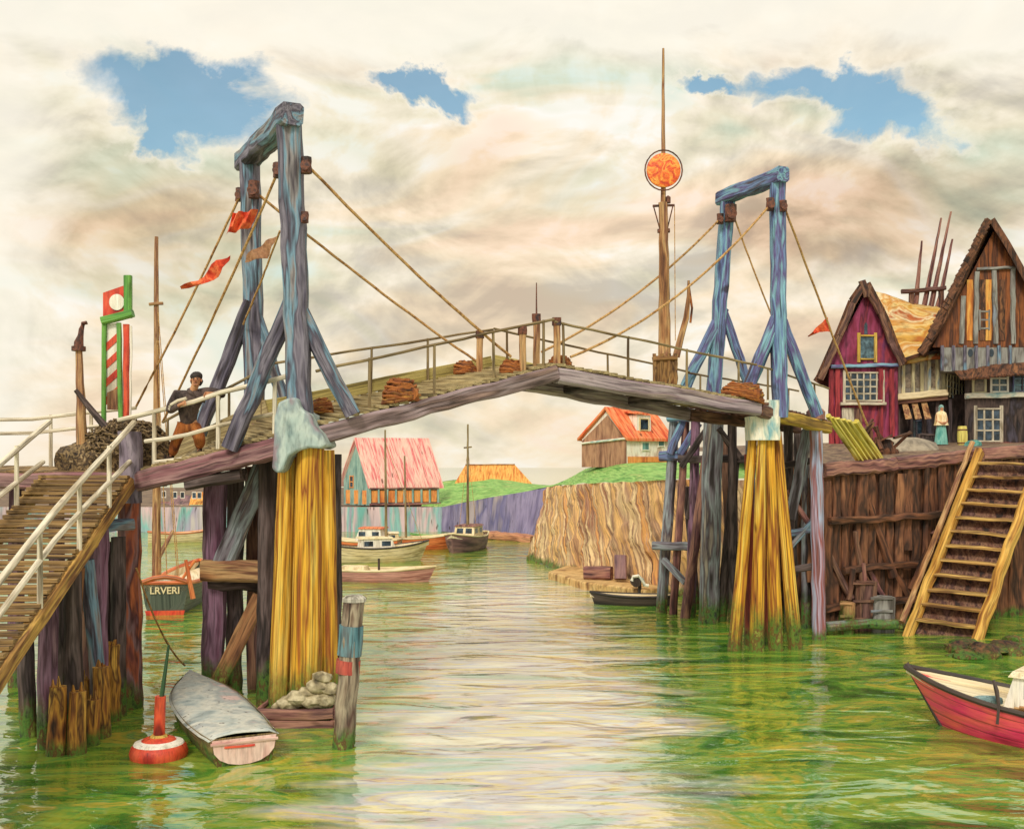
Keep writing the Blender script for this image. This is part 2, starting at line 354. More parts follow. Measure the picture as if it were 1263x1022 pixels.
def planks(n0, n1, f0, f1, num, thick, gap=.012, over=.0, drop=0.):
    mb = MB()
    for i in range(num):
        t0, t1 = i/num, (i+1)/num
        tm = (t0+t1)/2; a, b = lerp(n0, n1, tm), lerp(f0, f1, tm)
        wd = (lerp(n0, n1, t1)-lerp(n0, n1, t0)).length-gap
        o = (b-a).normalized()*over*R(.4, 1.2)
        z = UP*(R(-.012, .012)-drop)
        mb.beam(a-o+z, b+o+z, wd, thick, .006, seg=3, bev=.12)
    return mb
def rail_set(root, n0, n1, ts, h, m, r=.035, mid=None, toe=None, sag=.0, name='rail_post', h1=None):
    h1 = h if h1 is None else h1
    for t in ts:
        p = lerp(n0, n1, t); hh = h+(h1-h)*t
        MB().pole(p-UP*.12, p+UP*(hh+.03)+Vector((R(-.04, .04), 0, 0)), r*1.15, r*.95, 8).build(name, m, root)
    for f in [1.]+([mid] if mid else [])+([toe] if toe else []):
        k = 12; pts = [lerp(n0, n1, i/k)+UP*((h+(h1-h)*i/k)*f+sag*math.sin(i*2.1)*.5+R(-.012, .012)) for i in range(k+1)]
        MB().tube(pts, r*(1. if f == 1 else .85), 8, .003).build('handrail' if f == 1 else 'rail_bar', m, root)

DARKDECK = BR
def leaf(label, n0, n1, f0, f1, stm, fs, ns, hs, toe_m):
    r = thing('bridge_leaf', label, 'bridge span', (n0+f0)/2-UP*.4)
    planks(n0+UP*.0, n1, f0, f1, 26, .07, over=.05).build('deck', OC, r)
    for (a, b) in ((n0, n1), (f0, f1)):
        MB().beam(a-UP*.24, b-UP*.22, .26, .36, .018, seg=14).build('stringer', stm, r)
    for t in (.33, .66):
        MB().beam(lerp(n0, n1, t)-UP*.2, lerp(f0, f1, t)-UP*.2, .2, .22, .012).build('cross_beam', DK, r)
    MB().beam(f0+UP*.2, f1+UP*.16, .06, .30, .01, seg=10).build('toe_board', toe_m, r)
    rail_set(r, n0+NV*.06, n1+NV*.06, ns, hs[0], GR, .032, None)
    rail_set(r, f0-NV*.06, f1-NV*.06, fs, hs[1], GR, .03, None, h1=hs[2])
    return r
SPAN = mat('span_stringer', ['#4c3a38', '#8a7474', '#a08c90', '#6a5450', '#a88a80'], (3, 3, .35))
SPANR = mat('lilac_stringer', ['#6a5a60', '#9a8890', '#b0a0a4', '#867078', '#a8968c'], (3, 3, .3))
OC2 = mat('olive_yellow_board', ['#7a6c3c', '#ac9c58', '#c0b06c', '#928248'], (2, 6, .3))
lf = leaf('left rising span of the drawbridge with yellow deck planks and olive railings', A0, A1, F0, F1, SPAN, (.16, .42, .68, .93), (.2, .46, .72, .95), (1.06, 1.15, .98), OC2)
rf = leaf('right descending span of the drawbridge with lilac stringer and olive railings', A1+(A2-A1)*.004, A2, F1+(F2-F1)*.004, F2, SPANR, (.06, .3, .55, .8), (.04, .33, .62, .9), (1.0, 1.0, 1.0), OC2)
# the tall meeting posts at the crown of the bridge
for root, pts in ((lf, ((A1-(A1-A0)*.145+NV*.1, 1.0), (A1-(A1-A0)*.115+NV*2.2, 1.1), (A1-(A1-A0)*.03+NV*.5, 1.22))), (rf, ((A1+(A2-A1)*.02+NV*.12, 1.08),))):
    for p, h in pts:
        MB().beam(p-UP*.15, p+UP*h, .16, .14, .012).build('meeting_post', TN, root)
        MB().beam(p+UP*(h-.14), p+UP*(h+.04), .21, .19, .01, seg=2).build('post_cap', IRON, root)
pk = A1-(A1-A0)*.03+NV*.5
MB().pole(pk+UP*1.2, pk+UP*2.0, .022, .012, 6).build('finial', IRON, lf)

# left approach: corner post to tower
L0 = P(160, 583, 21.8); L1 = A0.copy()
LF0 = Vector((L0.x-.25, L0.y+2.8, L0.z+.1)); LF1 = F0-UP*.02
ap = thing('bridge_approach', 'left approach deck where the man stands, red brown stringer and white rails', 'bridge deck', (L0+LF1)/2-UP*.5)
planks(L0, L1, LF0, LF1, 24, .07, over=.03).build('deck', OC, ap)
STR = mat('plum_stringer', ['#4a2c32', '#8a5a60', '#a07c7a', '#643e46', '#b09084'], (3, 3, .35))
MB().beam(L0-UP*.24-(L1-L0)*.0, L1-UP*.30, .3, .42, .02, seg=14).build('stringer', STR, ap)
MB().beam(LF0-UP*.24, LF1-UP*.26, .28, .4, .02, seg=12).build('stringer', STR, ap)
MB().beam(LF0+UP*.26, LF1+UP*.16, .06, .46, .01, seg=10).build('toe_board', OC, ap)
MB().beam(P(232, 590, 21.5)-UP*.12, P(300, 577, 21.2)-UP*.12, .34, .26, .02).build('bolster', DK, ap)
e = (L1-L0)
def onL(px):       # point of the near edge under a picture column
    k = (px-631.5)/F; t = (k*L0.y-L0.x)/(e.x-k*e.y); return L0+e*t
for px in (189, 268, 338):
    p = onL(px)+Vector((0, .06, 0)); MB().pole(p-UP*.1, p+UP*1.12, .05, .045, 8).build('rail_post', WR, ap)
def line(pts, r, name, m, root, n=8): 
    return MB().tube(pts, r, n, .004).build(name, m, root)
def railpts(pl, off=0.06):
    out = []
    for px, py in pl:
        q = onL(px); out.append(P(px, py, q.y+off))
    return out
line(railpts([(146, 518), (165, 514), (184, 509), (215, 501), (240, 495), (273, 484), (315, 474), (357, 463)]), .052, 'handrail', WR, ap)
line(railpts([(179, 544), (205, 541), (232, 536), (268, 525), (300, 518), (338, 510)]), .045, 'rail_bar', WR, ap)
line(railpts([(190, 570), (230, 565), (266, 558), (330, 545)]), .04, 'rail_bar', WR, ap)
fr = [LF0+UP*1.1, lerp(LF0, LF1, .3)+UP*1.12, lerp(LF0, LF1, .6)+UP*1.1, LF1+UP*1.1]
line(fr, .035, 'handrail', GR, ap)
for t in (.05, .35, .65, .95):
    p = lerp(LF0, LF1, t); MB().pole(p, p+UP*1.12, .035, .03, 7).build('rail_post', GR, ap)

# landing on the left that continues the street
lg = thing('landing', 'plank landing left of the bridge carrying nets, signal board and back railing', 'landing', (-11.5, 23.2, 4.6))
planks((-17, 21.8, 5.02), L0+Vector((-.02, 0, -.02)), (-17, 24.9, 5.1), LF0+Vector((-.02, 0, 0)), 34, .07, over=.02).build('deck', mat('old_ramp_planks', ['#4a3a28', '#8a6c42', '#a68654', '#6a5236', '#94784a'], (2, 6, .4)), lg)
MB().beam((-17, 21.82, 4.8), (L0.x-.3, 21.85, 4.8), .26, .34, .018).build('stringer', STR, lg)
MB().beam((-17, 24.8, 4.8), (LF0.x, 24.8, 4.8), .26, .34, .018).build('stringer', STR, lg)
for py0, py1 in ((516, 503), (533, 522)):
    line([P(-60, py0+2, 24.8), P(40, py0+1, 24.8), P(100, (py0+py1)/2, 24.8), P(168, py1, 24.7)], .045, 'handrail', WR, lg)
for px in (-20, 62, 112, 166):
    b = P(px, 575, 24.8); MB().pole((b.x, 24.82, 5.0), (b.x, 24.82, 6.35), .05, .045, 8).build('rail_post', WR, lg)
for px in (20, 70, -40, 110):
    b = P(px, 575, 23.8); MB().pole((b.x, 23.8, -.8), (b.x, 23.8, 4.65), .19, .17, 10).build('pile', PU, lg)

# ramp down towards the viewer on the left
RA = Vector((-8.05, 21.5, 4.92)); RB_ = Vector((-7.38, 13.0, 1.35))
RO = Vector((-1.75, -.1, 0))
rp = thing('ramp', 'plank ramp with thick white handrail descending at the left edge', 'ramp', (RA+RB_)/2+RO*.5-UP*.6)
planks(RA, RB_, RA+RO, RB_+RO, 44, .07, over=.05).build('deck', mat('old_ramp_planks', ['#4a3a28', '#8a6c42', '#a68654', '#6a5236', '#94784a'], (2, 6, .4)), rp)
RST = mat('ramp_stringer', ['#5a3a1e', '#a87a3e', '#c8a052', '#7a5030', '#b58a4a'], (3, 3, .35))
for o in (Vector(), RO):
    MB().beam(RA+o-UP*.2, RB_+o-UP*.2, .2, .3, .015).build('stringer', RST, rp)
q = RB_-RA
for o, m in ((Vector((.02, 0, 0)), WR), (RO, WR)):
    for t in (.16, .36, .58, .8):
        p = RA+q*t+o; MB().pole(p-UP*.2, p+UP*1.16, .05, .045, 8).build('rail_post', m, rp)
    MB().tube([RA+q*t+o+UP*(1.0+.22*min(1, t*2.2)) for t in (-.04, .1, .3, .5, .75, 1)], .058, 8, .005).build('handrail', m, rp)
    MB().tube([RA+q*t+o+UP*(.28+.45*min(1, t*2.2)) for t in (.0, .1, .3, .5, .75, 1)], .05, 8, .004).build('rail_bar', m, rp)
def ponW(px, py, z=0.): return W(px, py, z)
rt = thing('ramp_trestle', 'purple and blue grey posts with a cap beam holding up the left ramp', 'trestle', (-8.4, 20, 0))
for (pt, Yt), (pb_, Yb), rr, m in ((((124, 652), 20.4), ((120, 905), 20.3), .17, PU), (((146, 662), 21.0), ((146, 890), 21.), .15, DK), (((107, 690), 19.6), ((128, 905), 20.0), .14, BL), (((90, 705), 18.9), ((91, 920), 19.), .16, DK), (((60, 735), 18.6), ((58, 920), 18.6), .17, PU), (((134, 668), 22.2), ((137, 880), 22.2), .14, DK), (((112, 672), 21.6), ((104, 890), 21.6), .13, BR), (((76, 700), 20.4), ((80, 900), 20.2), .14, DK), (((30, 760), 19.4), ((36, 920), 19.4), .15, DK), (((98, 700), 19.4), ((84, 900), 19.8), .1, TNP)):
    a, b = P(*pt, Yt), P(*pb_, Yb); b = a+(b-a)*((a.z+.7)/max(.1, a.z-b.z)); MB().pole(b, a, rr*1.1, rr, 10).build('post', m, rt)
MB().beam(P(118, 650, 20.6), P(162, 646, 21.4), .24, .24, .015).build('cap_beam', BL, rt)
MB().beam(P(40, 735, 18.2), P(122, 665, 20.4), .16, .16, .012).build('brace', RST, rt)
# corner pile
cp = thing('corner_pile', 'tall stout pile with purple grey head and flaking red brown foot at the ramp corner', 'pile', (-8.14, 21.75, -.8))
CPM = mat('flaking_red_pile', ['#3a2224', '#7a4038', '#a85a3c', '#8a6a6c', '#5a3030', '#c06a3c', '#94808a'], (2.2, 2.2, .6), algae=.6, spread=.45)
CPH = mat('mauve_pile_head', ['#4a3e46', '#7d7080', '#988c98', '#5e5260'], (2.2, 2.2, .9))
MB().pole((-8.09, 21.72, -.9), P(160, 618, 21.75), .27, .225, 12, .02).build('pile', CPM, cp)
MB().pole(P(160, 620, 21.75), P(161, 532, 21.75), .255, .24, 12, .02).build('pile_head', CPH, cp)
# broken stumps in the water
STM = mat('rotten_stump', ['#3a2010', '#8a5424', '#c08a34', '#5a3418', '#d8a848', '#70421e'], (3.5, 3.5, .8), algae=.3, spread=.4)
for i, (px, top, bot, r, lb) in enumerate(((97, 852, 928, .16, 'short thick broken stump nearest the left edge of the water'), (115, 862, 918, .13, 'lowest brown stump between the taller broken stumps'), (124, 822, 908, .17, 'pale topped stump with split head in the broken stump row'),
        (139, 795, 888, .16, 'tallest yellow brown stump of the broken row by the corner pile'), (104, 838, 900, .13, 'dark stump behind the short thick stump on the left'), (70, 846, 930, .16, 'broken stump standing left of the short thick stump'))):
    b = W(px, bot); t = P(px+R(-3, 3), top, b.y)
    m = MB(); m.pole(b-UP*.7, t, r*1.15, r*.9, 10, .02); 
    for k in range(4):
        a = R(0, 6.28); q0 = t+Vector((math.cos(a)*r*.45, math.sin(a)*r*.45, -.1)); m.pole(q0, q0+UP*R(.12, .3), r*.38, r*.08, 5, .01)
    tag(m.build('pile_stump', STM), lb, 'stump', 'broken pile stumps at the left')

# ------------------------------------------------------------------ towers
def tower(label, base, posts, cross, braces, blocks, m):
    r = thing('bridge_tower', label, 'bridge tower', base)
    for a, b, wd in posts: MB().beam(a, b, wd, wd*.95, .02, bev=.16).build('post', m, r)
    a, b, wd = cross; MB().beam(a, b, wd, wd*.95, .02, bev=.14).build('crossbeam', m, r)
    for a, b, wd in braces: MB().beam(a, b, wd, wd*.9, .016).build('brace', m, r)
    for c, s in blocks:
        o = MB(); c = Vector(c)
        o.beam(c-UP*s, c+UP*s, s*1.3, s*1.1, .01, seg=4, bev=.35)
        x = o.build('pulley_block', IRON, r)
        MB().lathe(c+Vector((0, -s*.75, -s*.2)), [(.02, -.02), (s*.6, -.02), (s*.45, .03), (s*.6, .08), (.02, .08)], 18, 'y').build('sheave', IRON, x)
    return r
nb, ft = P(371, 528, 20.5), P(316, 545, 23.3)
tower('left bridge tower, two tall blue grey timber posts joined by a slanting crossbeam', (-5, 21.5, 5.5),
      [(nb, P(356, 140, 20.45), .46), (ft, P(308, 196, 23.3), .40)],
      (P(302, 199, 23.75), P(361, 141, 20.1), .46),
      [(P(284, 556, 20.9)+UP*.05, P(361, 368, 20.5), .32), (P(434, 512, 20.75), P(362, 365, 20.5), .30), (P(245, 535, 23.3), P(309, 372, 23.25), .30), (P(352, 500, 23.3), P(313, 380, 23.3), .26)],
      [(P(378, 204, 20.3), .16), (P(343, 210, 20.6), .15), (P(313, 234, 23.0), .19), (P(296, 240, 23.3), .15), (P(376, 268, 20.25), .11)], BL)
nb2, ft2 = P(962, 515, 28.4), P(879, 497, 30.6)
tower('right bridge tower, two bright blue and violet posts joined by a short crossbeam', (6.6, 29.4, 6.5),
      [(nb2, P(959, 222, 28.4), .40), (ft2, P(897, 246, 30.6), .40)],
      (P(889, 245, 30.9), P(966, 215, 28.1), .42),
      [(P(912, 502, 28.2), P(957, 392, 28.4), .30), (P(1008, 512, 28.9), P(964, 396, 28.4), .30), (P(845, 478, 30.4), P(892, 380, 30.6), .32), (P(932, 500, 30.9), P(892, 385, 30.6), .26), (P(917, 500, 28.4), P(954, 412, 28.6), .2)],
      [(P(901, 263, 30.3), .25), (P(950, 252, 28.2), .17), (P(966, 254, 28.15), .15), (P(888, 270, 30.3), .15)], BL2)

# ------------------------------------------------------------------ ropes and pennants
def rope(label, a, b, sag=.15, r=.032, m=ROPE, name='hoist_rope', cat='rope', grp='hoisting ropes of the drawbridge'):
    k = 18; pts = [Vector(a).lerp(Vector(b), i/k)-UP*sag*4*(i/k)*(1-i/k)+Vector((R(-.006, .006),)*3) for i in range(k+1)]
    return tag(MB().tube(pts, r, 7, .003).build(name, m), label, cat, grp), pts
c1 = A1-(A1-A0)*.175; c2 = F1-(F1-F0)*.16; c3 = A1+(A2-A1)*.03
rope('rope from the near post of the left tower to the deck coil nearest the crown', P(381, 206, 20.3), P(630, 440, 23.4), .12)
rope('left tower rope from its far post to the coil on the far deck edge', P(314, 236, 23.0), P(590, 447, 25.6), .1)
rope('rope from the far post of the right tower running left to the crown', P(888, 270, 30.3), P(668, 434, 25.4), .35)
rope('rope from the near post of the right tower down to the deck beside the crown', P(948, 255, 28.2), P(704, 440, 24.4), .5)
s1, p1 = rope('left stay of the left tower running from its far post down to the landing', P(295, 243, 23.2), P(166, 504, 24.75), .1, .028, grp='stays of the bridge towers')
s2, p2 = rope('stay of the left tower that carries two red pennants', P(342, 214, 20.7), LF0+UP*1.1, .1, .028, grp='stays of the bridge towers')
s3, p3 = rope('short stay behind the left tower carrying the brown pennant', P(345, 285, 20.9), P(300, 400, 23.0), .05, .022, grp='stays of the bridge towers')
s4, p4 = rope('thin stay of the right tower from the far post down behind the near post', P(905, 267, 30.4), P(985, 470, 31.5), .1, .026, grp='stays of the bridge towers')
s5, p5 = rope('long right hand stay of the right tower carrying one red pennant', P(968, 256, 28.3), P(1070, 525, 31.5), .05, .032, grp='stays of the bridge towers')
def pennant(label, outline, Y, m, th=.012):
    """cloth with folds: outline in two rails of picture points"""
    top, bot = outline; n = 10; o = MB(); vs = []; 
    def at(pl, t):
        x = t*(len(pl)-1); i = min(int(x), len(pl)-2); return Vector(pl[i]).lerp(Vector(pl[i+1]), x-i)
    for i in range(n+1):
        a, b = at(top, i/n), at(bot, i/n)
        for j in range(5):
            q = a.lerp(b, j/4); p = P(q.x, q.y, Y); p.y += .09*math.sin(i*1.3+j*.5); vs.append(p)
    k = len(vs); fs = []
    for s in (0, k):
        for i in range(n):
            for j in range(4):
                x = i*5+j+s; fs.append((x, x+5, x+6, x+1))
    v2 = [v+Vector((0, th, 0)) for v in vs]
    for i in range(n):
        for y in (0, 4): x = i*5+y; fs.append((x, x+5, x+5+k, x+k))
    for j in range(4):
        for y in (0, n*5): x = y+j; fs.append((x, x+1, x+1+k, x+k))
    o.poly(vs+v2, fs); return tag(o.build('pennant', m, None, 60), label, 'pennant', 'pennants on the stays')
pennant('square red pennant in front of the left tower far post', ([(287, 262), (300, 261), (318, 258)], [(278, 288), (290, 286), (308, 280)]), 22.0, FLAG)
pennant('long curling red pennant left of the left tower', ([(284, 315), (266, 322), (246, 345), (221, 353)], [(281, 321), (272, 338), (253, 351), (222, 356)]), 22.1, FLAG)
pennant('faded brown pennant between the posts of the left tower', ([(344, 288), (325, 300), (303, 315)], [(341, 295), (329, 318), (301, 323)]), 22.0, FLAGB)
pennant('small red pennant on the stay right of the right tower', ([(1021, 391), (1010, 401), (997, 414)], [(1025, 409), (1012, 409), (998, 415)]), 30.0, FLAG)

def coil(label, c, w, h, d, rot=0., m=ROPED, loops=9):
    o = MB(); c = Vector(c); o.rock(c+UP*h*.3, w*.40, d*.40, h*.45, .25)
    loops = int(loops*1.9)
    for i in range(loops):
        z = h*(.06+.9*i/loops); k = math.sqrt(max(.06, 1-(z/h)**1.6*.97)); a0 = R(0, 6.28); tl = R(-.22, .22)
        pts = []
        for j in range(19):
            a = a0+2*math.pi*j/18*.99
            x, y = math.cos(a)*w*.5*k*R(.96, 1.05), math.sin(a)*d*.5*k*R(.96, 1.05)
            pts.append(c+Vector((x*math.cos(rot)-y*math.sin(rot), x*math.sin(rot)+y*math.cos(rot), z+tl*x+R(-.02, .02))))
        o.tube(pts, .033*(w/.8)**.4, 6, .003)
    return tag(o.build('rope_coil', m), label, 'rope coil', 'tarred rope coils on the bridge')
co_rot = math.atan2(3.38, 4.92)
pc = P(490, 513, 21.5)
coil('big orange brown rope coil lashed over the left span near the tower', A0+(A1-A0)*.33+NV*.12+UP*.02, .85, .5, .5, co_rot)
coil('rope coil on the near deck edge just left of the crown', A1-(A1-A0)*.17+NV*.3+UP*.02, .6, .3, .45, co_rot)
coil('rope coil on the far deck edge left of the crown', F1-(F1-F0)*.17-NV*.35+UP*.02, .6, .32, .45, co_rot)
coil('small rope coil right of the crown by the hoist rope foot', A1+(A2-A1)*.06+NV*.35+UP*.02, .62, .26, .4, co_rot)
coil('long heap of brown rope below the right tower far post', A1+(A2-A1)*.93+NV*.1+UP*.02, 1.3, .42, .5, co_rot-.2, loops=14)
coil('rope coil beside the foot of the left tower near post', P(396, 503, 21.6)-UP*.1, .5, .3, .45)

# ------------------------------------------------------------------ left pier
BRR = mat('red_brown_pile', ['#4a1e18', '#8a3a2a', '#a05038', '#5e2a22'], algae=.8)
pr = thing('timber_pier', 'cluster of bright yellow piles under a pale sheet cap below the left tower', 'pier', (-4.0, 20.6, -.6))
for (tx, ty), (bx, by), r0, Y in (((355, 560), (344, 860), .22, 20.75), ((383, 545), (376, 870), .31, 20.5), ((402, 555), (405, 850), .20, 20.75)):
    a, b = P(tx, ty, Y), P(bx, by, Y); MB().pole(b-UP*.6, a, r0*1.08, r0*.9, 16, .008, seg=8).build('pile', YL, pr)
ol = [(343, 496), (356, 490), (366, 490), (371, 504), (382, 510), (387, 524), (396, 534), (403, 549), (394, 553), (380, 552), (366, 556), (356, 562), (349, 580), (342, 584), (335, 578), (337, 545), (338, 515)]
m_ = MB(); fr_ = [P(x, y, 20.02) for x, y in ol]; m_.prism(fr_, (0, 1.25, 0)); cap_ = m_.build('cap_sheet', CAPM, pr, 30)
bv = cap_.modifiers.new('bevel', 'BEVEL'); bv.width = .05; bv.segments = 3
for tx, bx, Y, m in ((410, 410, 21.6, DK), (330, 328, 21.9, DK), (368, 358, 21.4, BRR), (394, 393, 21.4, BRR)):
    a, b = P(tx, 560, Y), P(bx, 575+6441/Y, Y); MB().pole(b-UP*.6, a, .22, .19, 10).build('pile', m, pr)
crb = thing('stone_crib', 'low plank crib filled with pale rubble at the foot of the left yellow piles', 'crib', (-4.2, 20.3, -.3))
m_ = MB()
x0, x1, ya, yb = P(322, 0, 20.2).x, P(413, 0, 20.2).x, 20.0, 21.5
for (a, b) in (((x0, ya), (x1, ya)), ((x1, ya), (x1, yb)), ((x1, yb), (x0, yb)), ((x0, yb), (x0, ya))):
    for z in (.04, .27):
        m_.beam((a[0], a[1], z), (b[0], b[1], z), .1, .2, .012)
m_.build('crib_planks', RB, crb)
MB().box((x0+.05, ya+.05, -.3), (x1-.05, yb-.05, .30)).build('crib_fill', DK, crb)
STN = mat('pale_rubble', ['#6a6048', '#a89a78', '#c8bc9a', '#8a7e60', '#d8cfb4'], (2, 2, 2), streak=.4, bump=.6)
for i, (px, py, s) in enumerate(((355, 868, .2), (370, 862, .24), (386, 866, .22), (400, 864, .2), (392, 848, .2), (397, 836, .16), (378, 856, .16), (405, 850, .17), (344, 872, .12))):
    MB().rock(P(px, py, 20.12)+UP*.02, s*1.25, s*.9, s*.75, .35).build('stone', STN, crb)
bt = thing('pile_bent', 'timber bent with plum post, grey brace and tan lower beam behind the left yellow piles', 'trestle', (-6.5, 23.2, -.7))
def post(root, top, Yt, bx, r, m, Yb=None, name='post', flat=True, zb=-.7):
    a = P(*top, Yt); Yb = Yb or Yt; k = P(bx, 575+6441/Yb, Yb); b = k-UP*.6+(k-a).normalized()*0
    return (MB().beam(b, a, r*2.2, r*2, .018) if flat else MB().pole(b, a, r*1.1, r, 10)).build(name, m, root)
post(bt, (266, 590), 23.0, 262, .21, PU); post(bt, (291, 585), 23.4, 288, .15, DK); post(bt, (315, 575), 23.6, 318, .19, BR); post(bt, (337, 570), 23.0, 336, .17, DK)
MB().beam(P(272, 702, 22.6), P(328, 568, 22.2), .44, .3, .02).build('brace', GY, bt)
MB().beam(P(250, 703, 22.55), P(336, 705, 22.5), .38, .46, .02).build('cross_beam', TN, bt)
MB().beam(P(258, 720, 22.9), P(336, 722, 22.9), .3, .26, .02).build('cross_beam', DK, bt)
MB().beam(P(270, 840, 22.3), P(320, 735, 22.3), .34, .14, .015).build('brace', TNP, bt)
mp = thing('mooring_pile', 'leaning mooring pile with white head, blue and red bands beside the left pier', 'mooring pile', W(422, 921))
b = W(420, 921); t = P(437, 738, b.y)
MPM = mat('weathered_mooring_wood', ['#3a2a26', '#6a5444', '#a89a84', '#5a4038', '#8a7a68'], (3, 3, .6), algae=.4)
MB().pole(b-UP*.7, t, .2, .195, 12, .02).build('pile', MPM, mp)
def band(k0, k1, m, nm): MB().pole(b.lerp(t, k0), b.lerp(t, k1), .222, .222, 14, .006).build(nm, m, mp)
band(.62, .82, mat('teal_band', ['#2e444a', '#4a7480', '#6a929c', '#5a4a46', '#3e5a60'], streak=.6), 'painted_band'); band(.50, .59, mat('worn_red_band', ['#5a2a26', '#a8443a', '#c05a4a', '#6a3a34'], streak=.5), 'painted_band')
MB().lathe(t, [(.02, -.05), (.215, -.05), (.22, .01), (.16, .06), (.02, .07)], 16, jit=.04).build('pile_head', mat('bleached_pile_head', ['#6a6458', '#b4aea0', '#d4cec0', '#8a8478']), mp)
MB().pole(W(433, 905)-UP*.6, P(433, 840, 19.4), .09, .08, 8).build('pile', DK, mp)

# ------------------------------------------------------------------ right pier and trestles
rp2 = thing('timber_pier', 'four splayed yellow piles under a chalk white cap below the right tower', 'pier', (7.1, 28.6, -.6))
for tx, bx, Y, r0 in ((929, 906, 28.5, .17), (940, 933, 28.35, .18), (949, 957, 28.45, .18), (958, 981, 28.6, .18)):
    k = P(bx, 575+6441/Y, Y); MB().pole(k-(P(tx, 535, Y)-k).normalized()*.6, P(tx, 533, Y), r0*1.2, r0*.72, 14, .008, seg=8).build('pile', YL, rp2)
post(rp2, (924, 560), 29.2, 924, .13, BRR, flat=False); post(rp2, (946, 560), 29.2, 949, .13, BRR, flat=False)
a, b = P(921, 541, 28.1), P(960, 515, 28.1)
m_ = MB(); m_.beam(P(940, 543, 28.5), P(940, 514, 28.5), .82, .8, .02, seg=4, bev=.1); m_.beam(P(946, 516, 28.45), P(946, 494, 28.45), .54, .6, .02, seg=3, bev=.1)
m_.build('cap_block', CHALK, rp2)
# deck from right tower to quay
D0, D1 = A2+(A2-A1)*.004-UP*.02, P(1022, 520, 30.6)
DF0, DF1 = F2+(F2-F1)*.004-UP*.02, P(985, 520, 33.0)
ad = thing('bridge_approach', 'short deck from the right tower to the quay on a yellow edge beam', 'bridge deck', (D0+DF1)/2-UP*.5)
planks(D0, D1, DF0, DF1, 18, .07, over=.04).build('deck', BR, ad)
YB = mat('yellow_edge_beam', ['#8a6a2a', '#c8a23e', '#dab65a', '#a07838'], (3, 3, .35))
MB().beam(D0.lerp(D1, .22)-UP*.22, D1-UP*.2, .26, .34, .015).build('stringer', YB, ad)
MB().beam(DF0-UP*.22, DF1-UP*.2, .26, .34, .015).build('stringer', BR, ad)
MB().beam(D0-UP*.22, D0.lerp(D1, .2)-UP*.22, .26, .34, .015).build('stringer', BR, ad)
rail_set(ad, DF0, DF1, (.1, .5, .9), 1.0, GR, .03); rail_set(ad, D0, D1, (.12, .8), 1.0, GR, .03)
tr = thing('pile_trestle', 'tall trestle of purple grey posts with blue caps behind the right span', 'trestle', (6.2, 34.6, -.7))
for top, Yt, bx, r, m, Yb in (((832, 520), 35.8, 814, .18, GY, 35.8), ((846, 520), 35.5, 829, .13, RB, 35.4), ((858, 520), 35, 851, .16, PU, 34.6), ((880, 512), 33.6, 873, .27, GY, 33.6), ((903, 520), 33.5, 905, .15, DK, 33.5),
        ((872, 560), 34.2, 842, .16, RB, 34.6), ((907, 565), 33.8, 888, .16, DK, 33.8), ((925, 530), 34.2, 926, .16, GY, 34.2), ((846, 600), 36.5, 862, .12, DK, 36.5), ((893, 540), 36.4, 905, .15, BR, 36.4)):
    post(tr, top, Yt, bx, r, m, Yb, flat=r > .2)
for a, b, Y0, Y1, wd, m in (((826, 514), (872, 512), 35.7, 34.6, .36, BL2), ((816, 563), (842, 561), 36, 35.4, .36, BL2), ((838, 566), (935, 566), 35.2, 33.2, .26, DK), ((806, 672), (856, 674), 35.6, 34.8, .28, GY), ((870, 513), (935, 512), 33.5, 32.5, .3, DK),
        ((818, 690), (846, 718), 35.4, 34.6, .2, GY), ((842, 520), (826, 560), 35.5, 35.4, .26, BL2), ((862, 522), (838, 560), 35.3, 35.3, .24, BL2), ((878, 520), (840, 575), 34, 34.6, .2, DK), ((885, 528), (915, 568), 33.4, 33.6, .2, DK), ((860, 575), (848, 640), 35, 34.8, .16, DK), ((885, 730), (915, 690), 33.8, 33.8, .18, DK), ((900, 672), (935, 670), 33.5, 33.5, .18, DK)):
    MB().beam(P(*a, Y0), P(*b, Y1), wd, wd, .016).build('cap_beam' if m is BL2 else 'cross_beam', m, tr)
tq = thing('pile_trestle', 'dark cross braced posts between the yellow piles and the brown quay', 'trestle', (8.6, 31.6, -.7))
for top, Yt, bx, r, m in (((972, 525), 31.6, 974, .15, DK), ((996, 525), 32.4, 994, .15, GY), ((985, 530), 33.6, 986, .16, DK)):
    post(tq, top, Yt, bx, r, m, flat=False)
MB().beam(P(975, 640, 31.3), P(996, 530, 31.0), .3, .24, .016).build('brace', GY, tq)
for y, m in ((570, DK), (655, BL), (700, DK)):
    MB().beam(P(968, y+4, 31.3), P(1006, y-3, 31.2), .2, .2, .015).build('cross_beam', m, tq)
MB().beam(P(970, 680, 31.2), P(1004, 640, 31.2), .16, .16, .012).build('brace', BL, tq); MB().beam(P(970, 605, 31.4), P(1002, 652, 31.4), .16, .16, .012).build('brace', RB, tq)
PINKP = mat('pink_lavender_pile', ['#6a3a34', '#a06a5c', '#a8b4d0', '#94504a', '#b8a8c0', '#8a5048'], (3.5, 3.5, .22), algae=.35, spread=.4)
fp = thing('fender_pile', 'single tall pink and pale blue pile at the corner of the brown quay', 'pile', W(1010, 789))
post(fp, (1006, 508), 30.2, 1011, .19, PINKP, flat=False); MB().lathe(P(1006, 512, 30.2), [(.02, -.12), (.27, -.12), (.28, .1), (.2, .18), (.02, .2)], 14, jit=.03).build('pile_head', RB, fp)
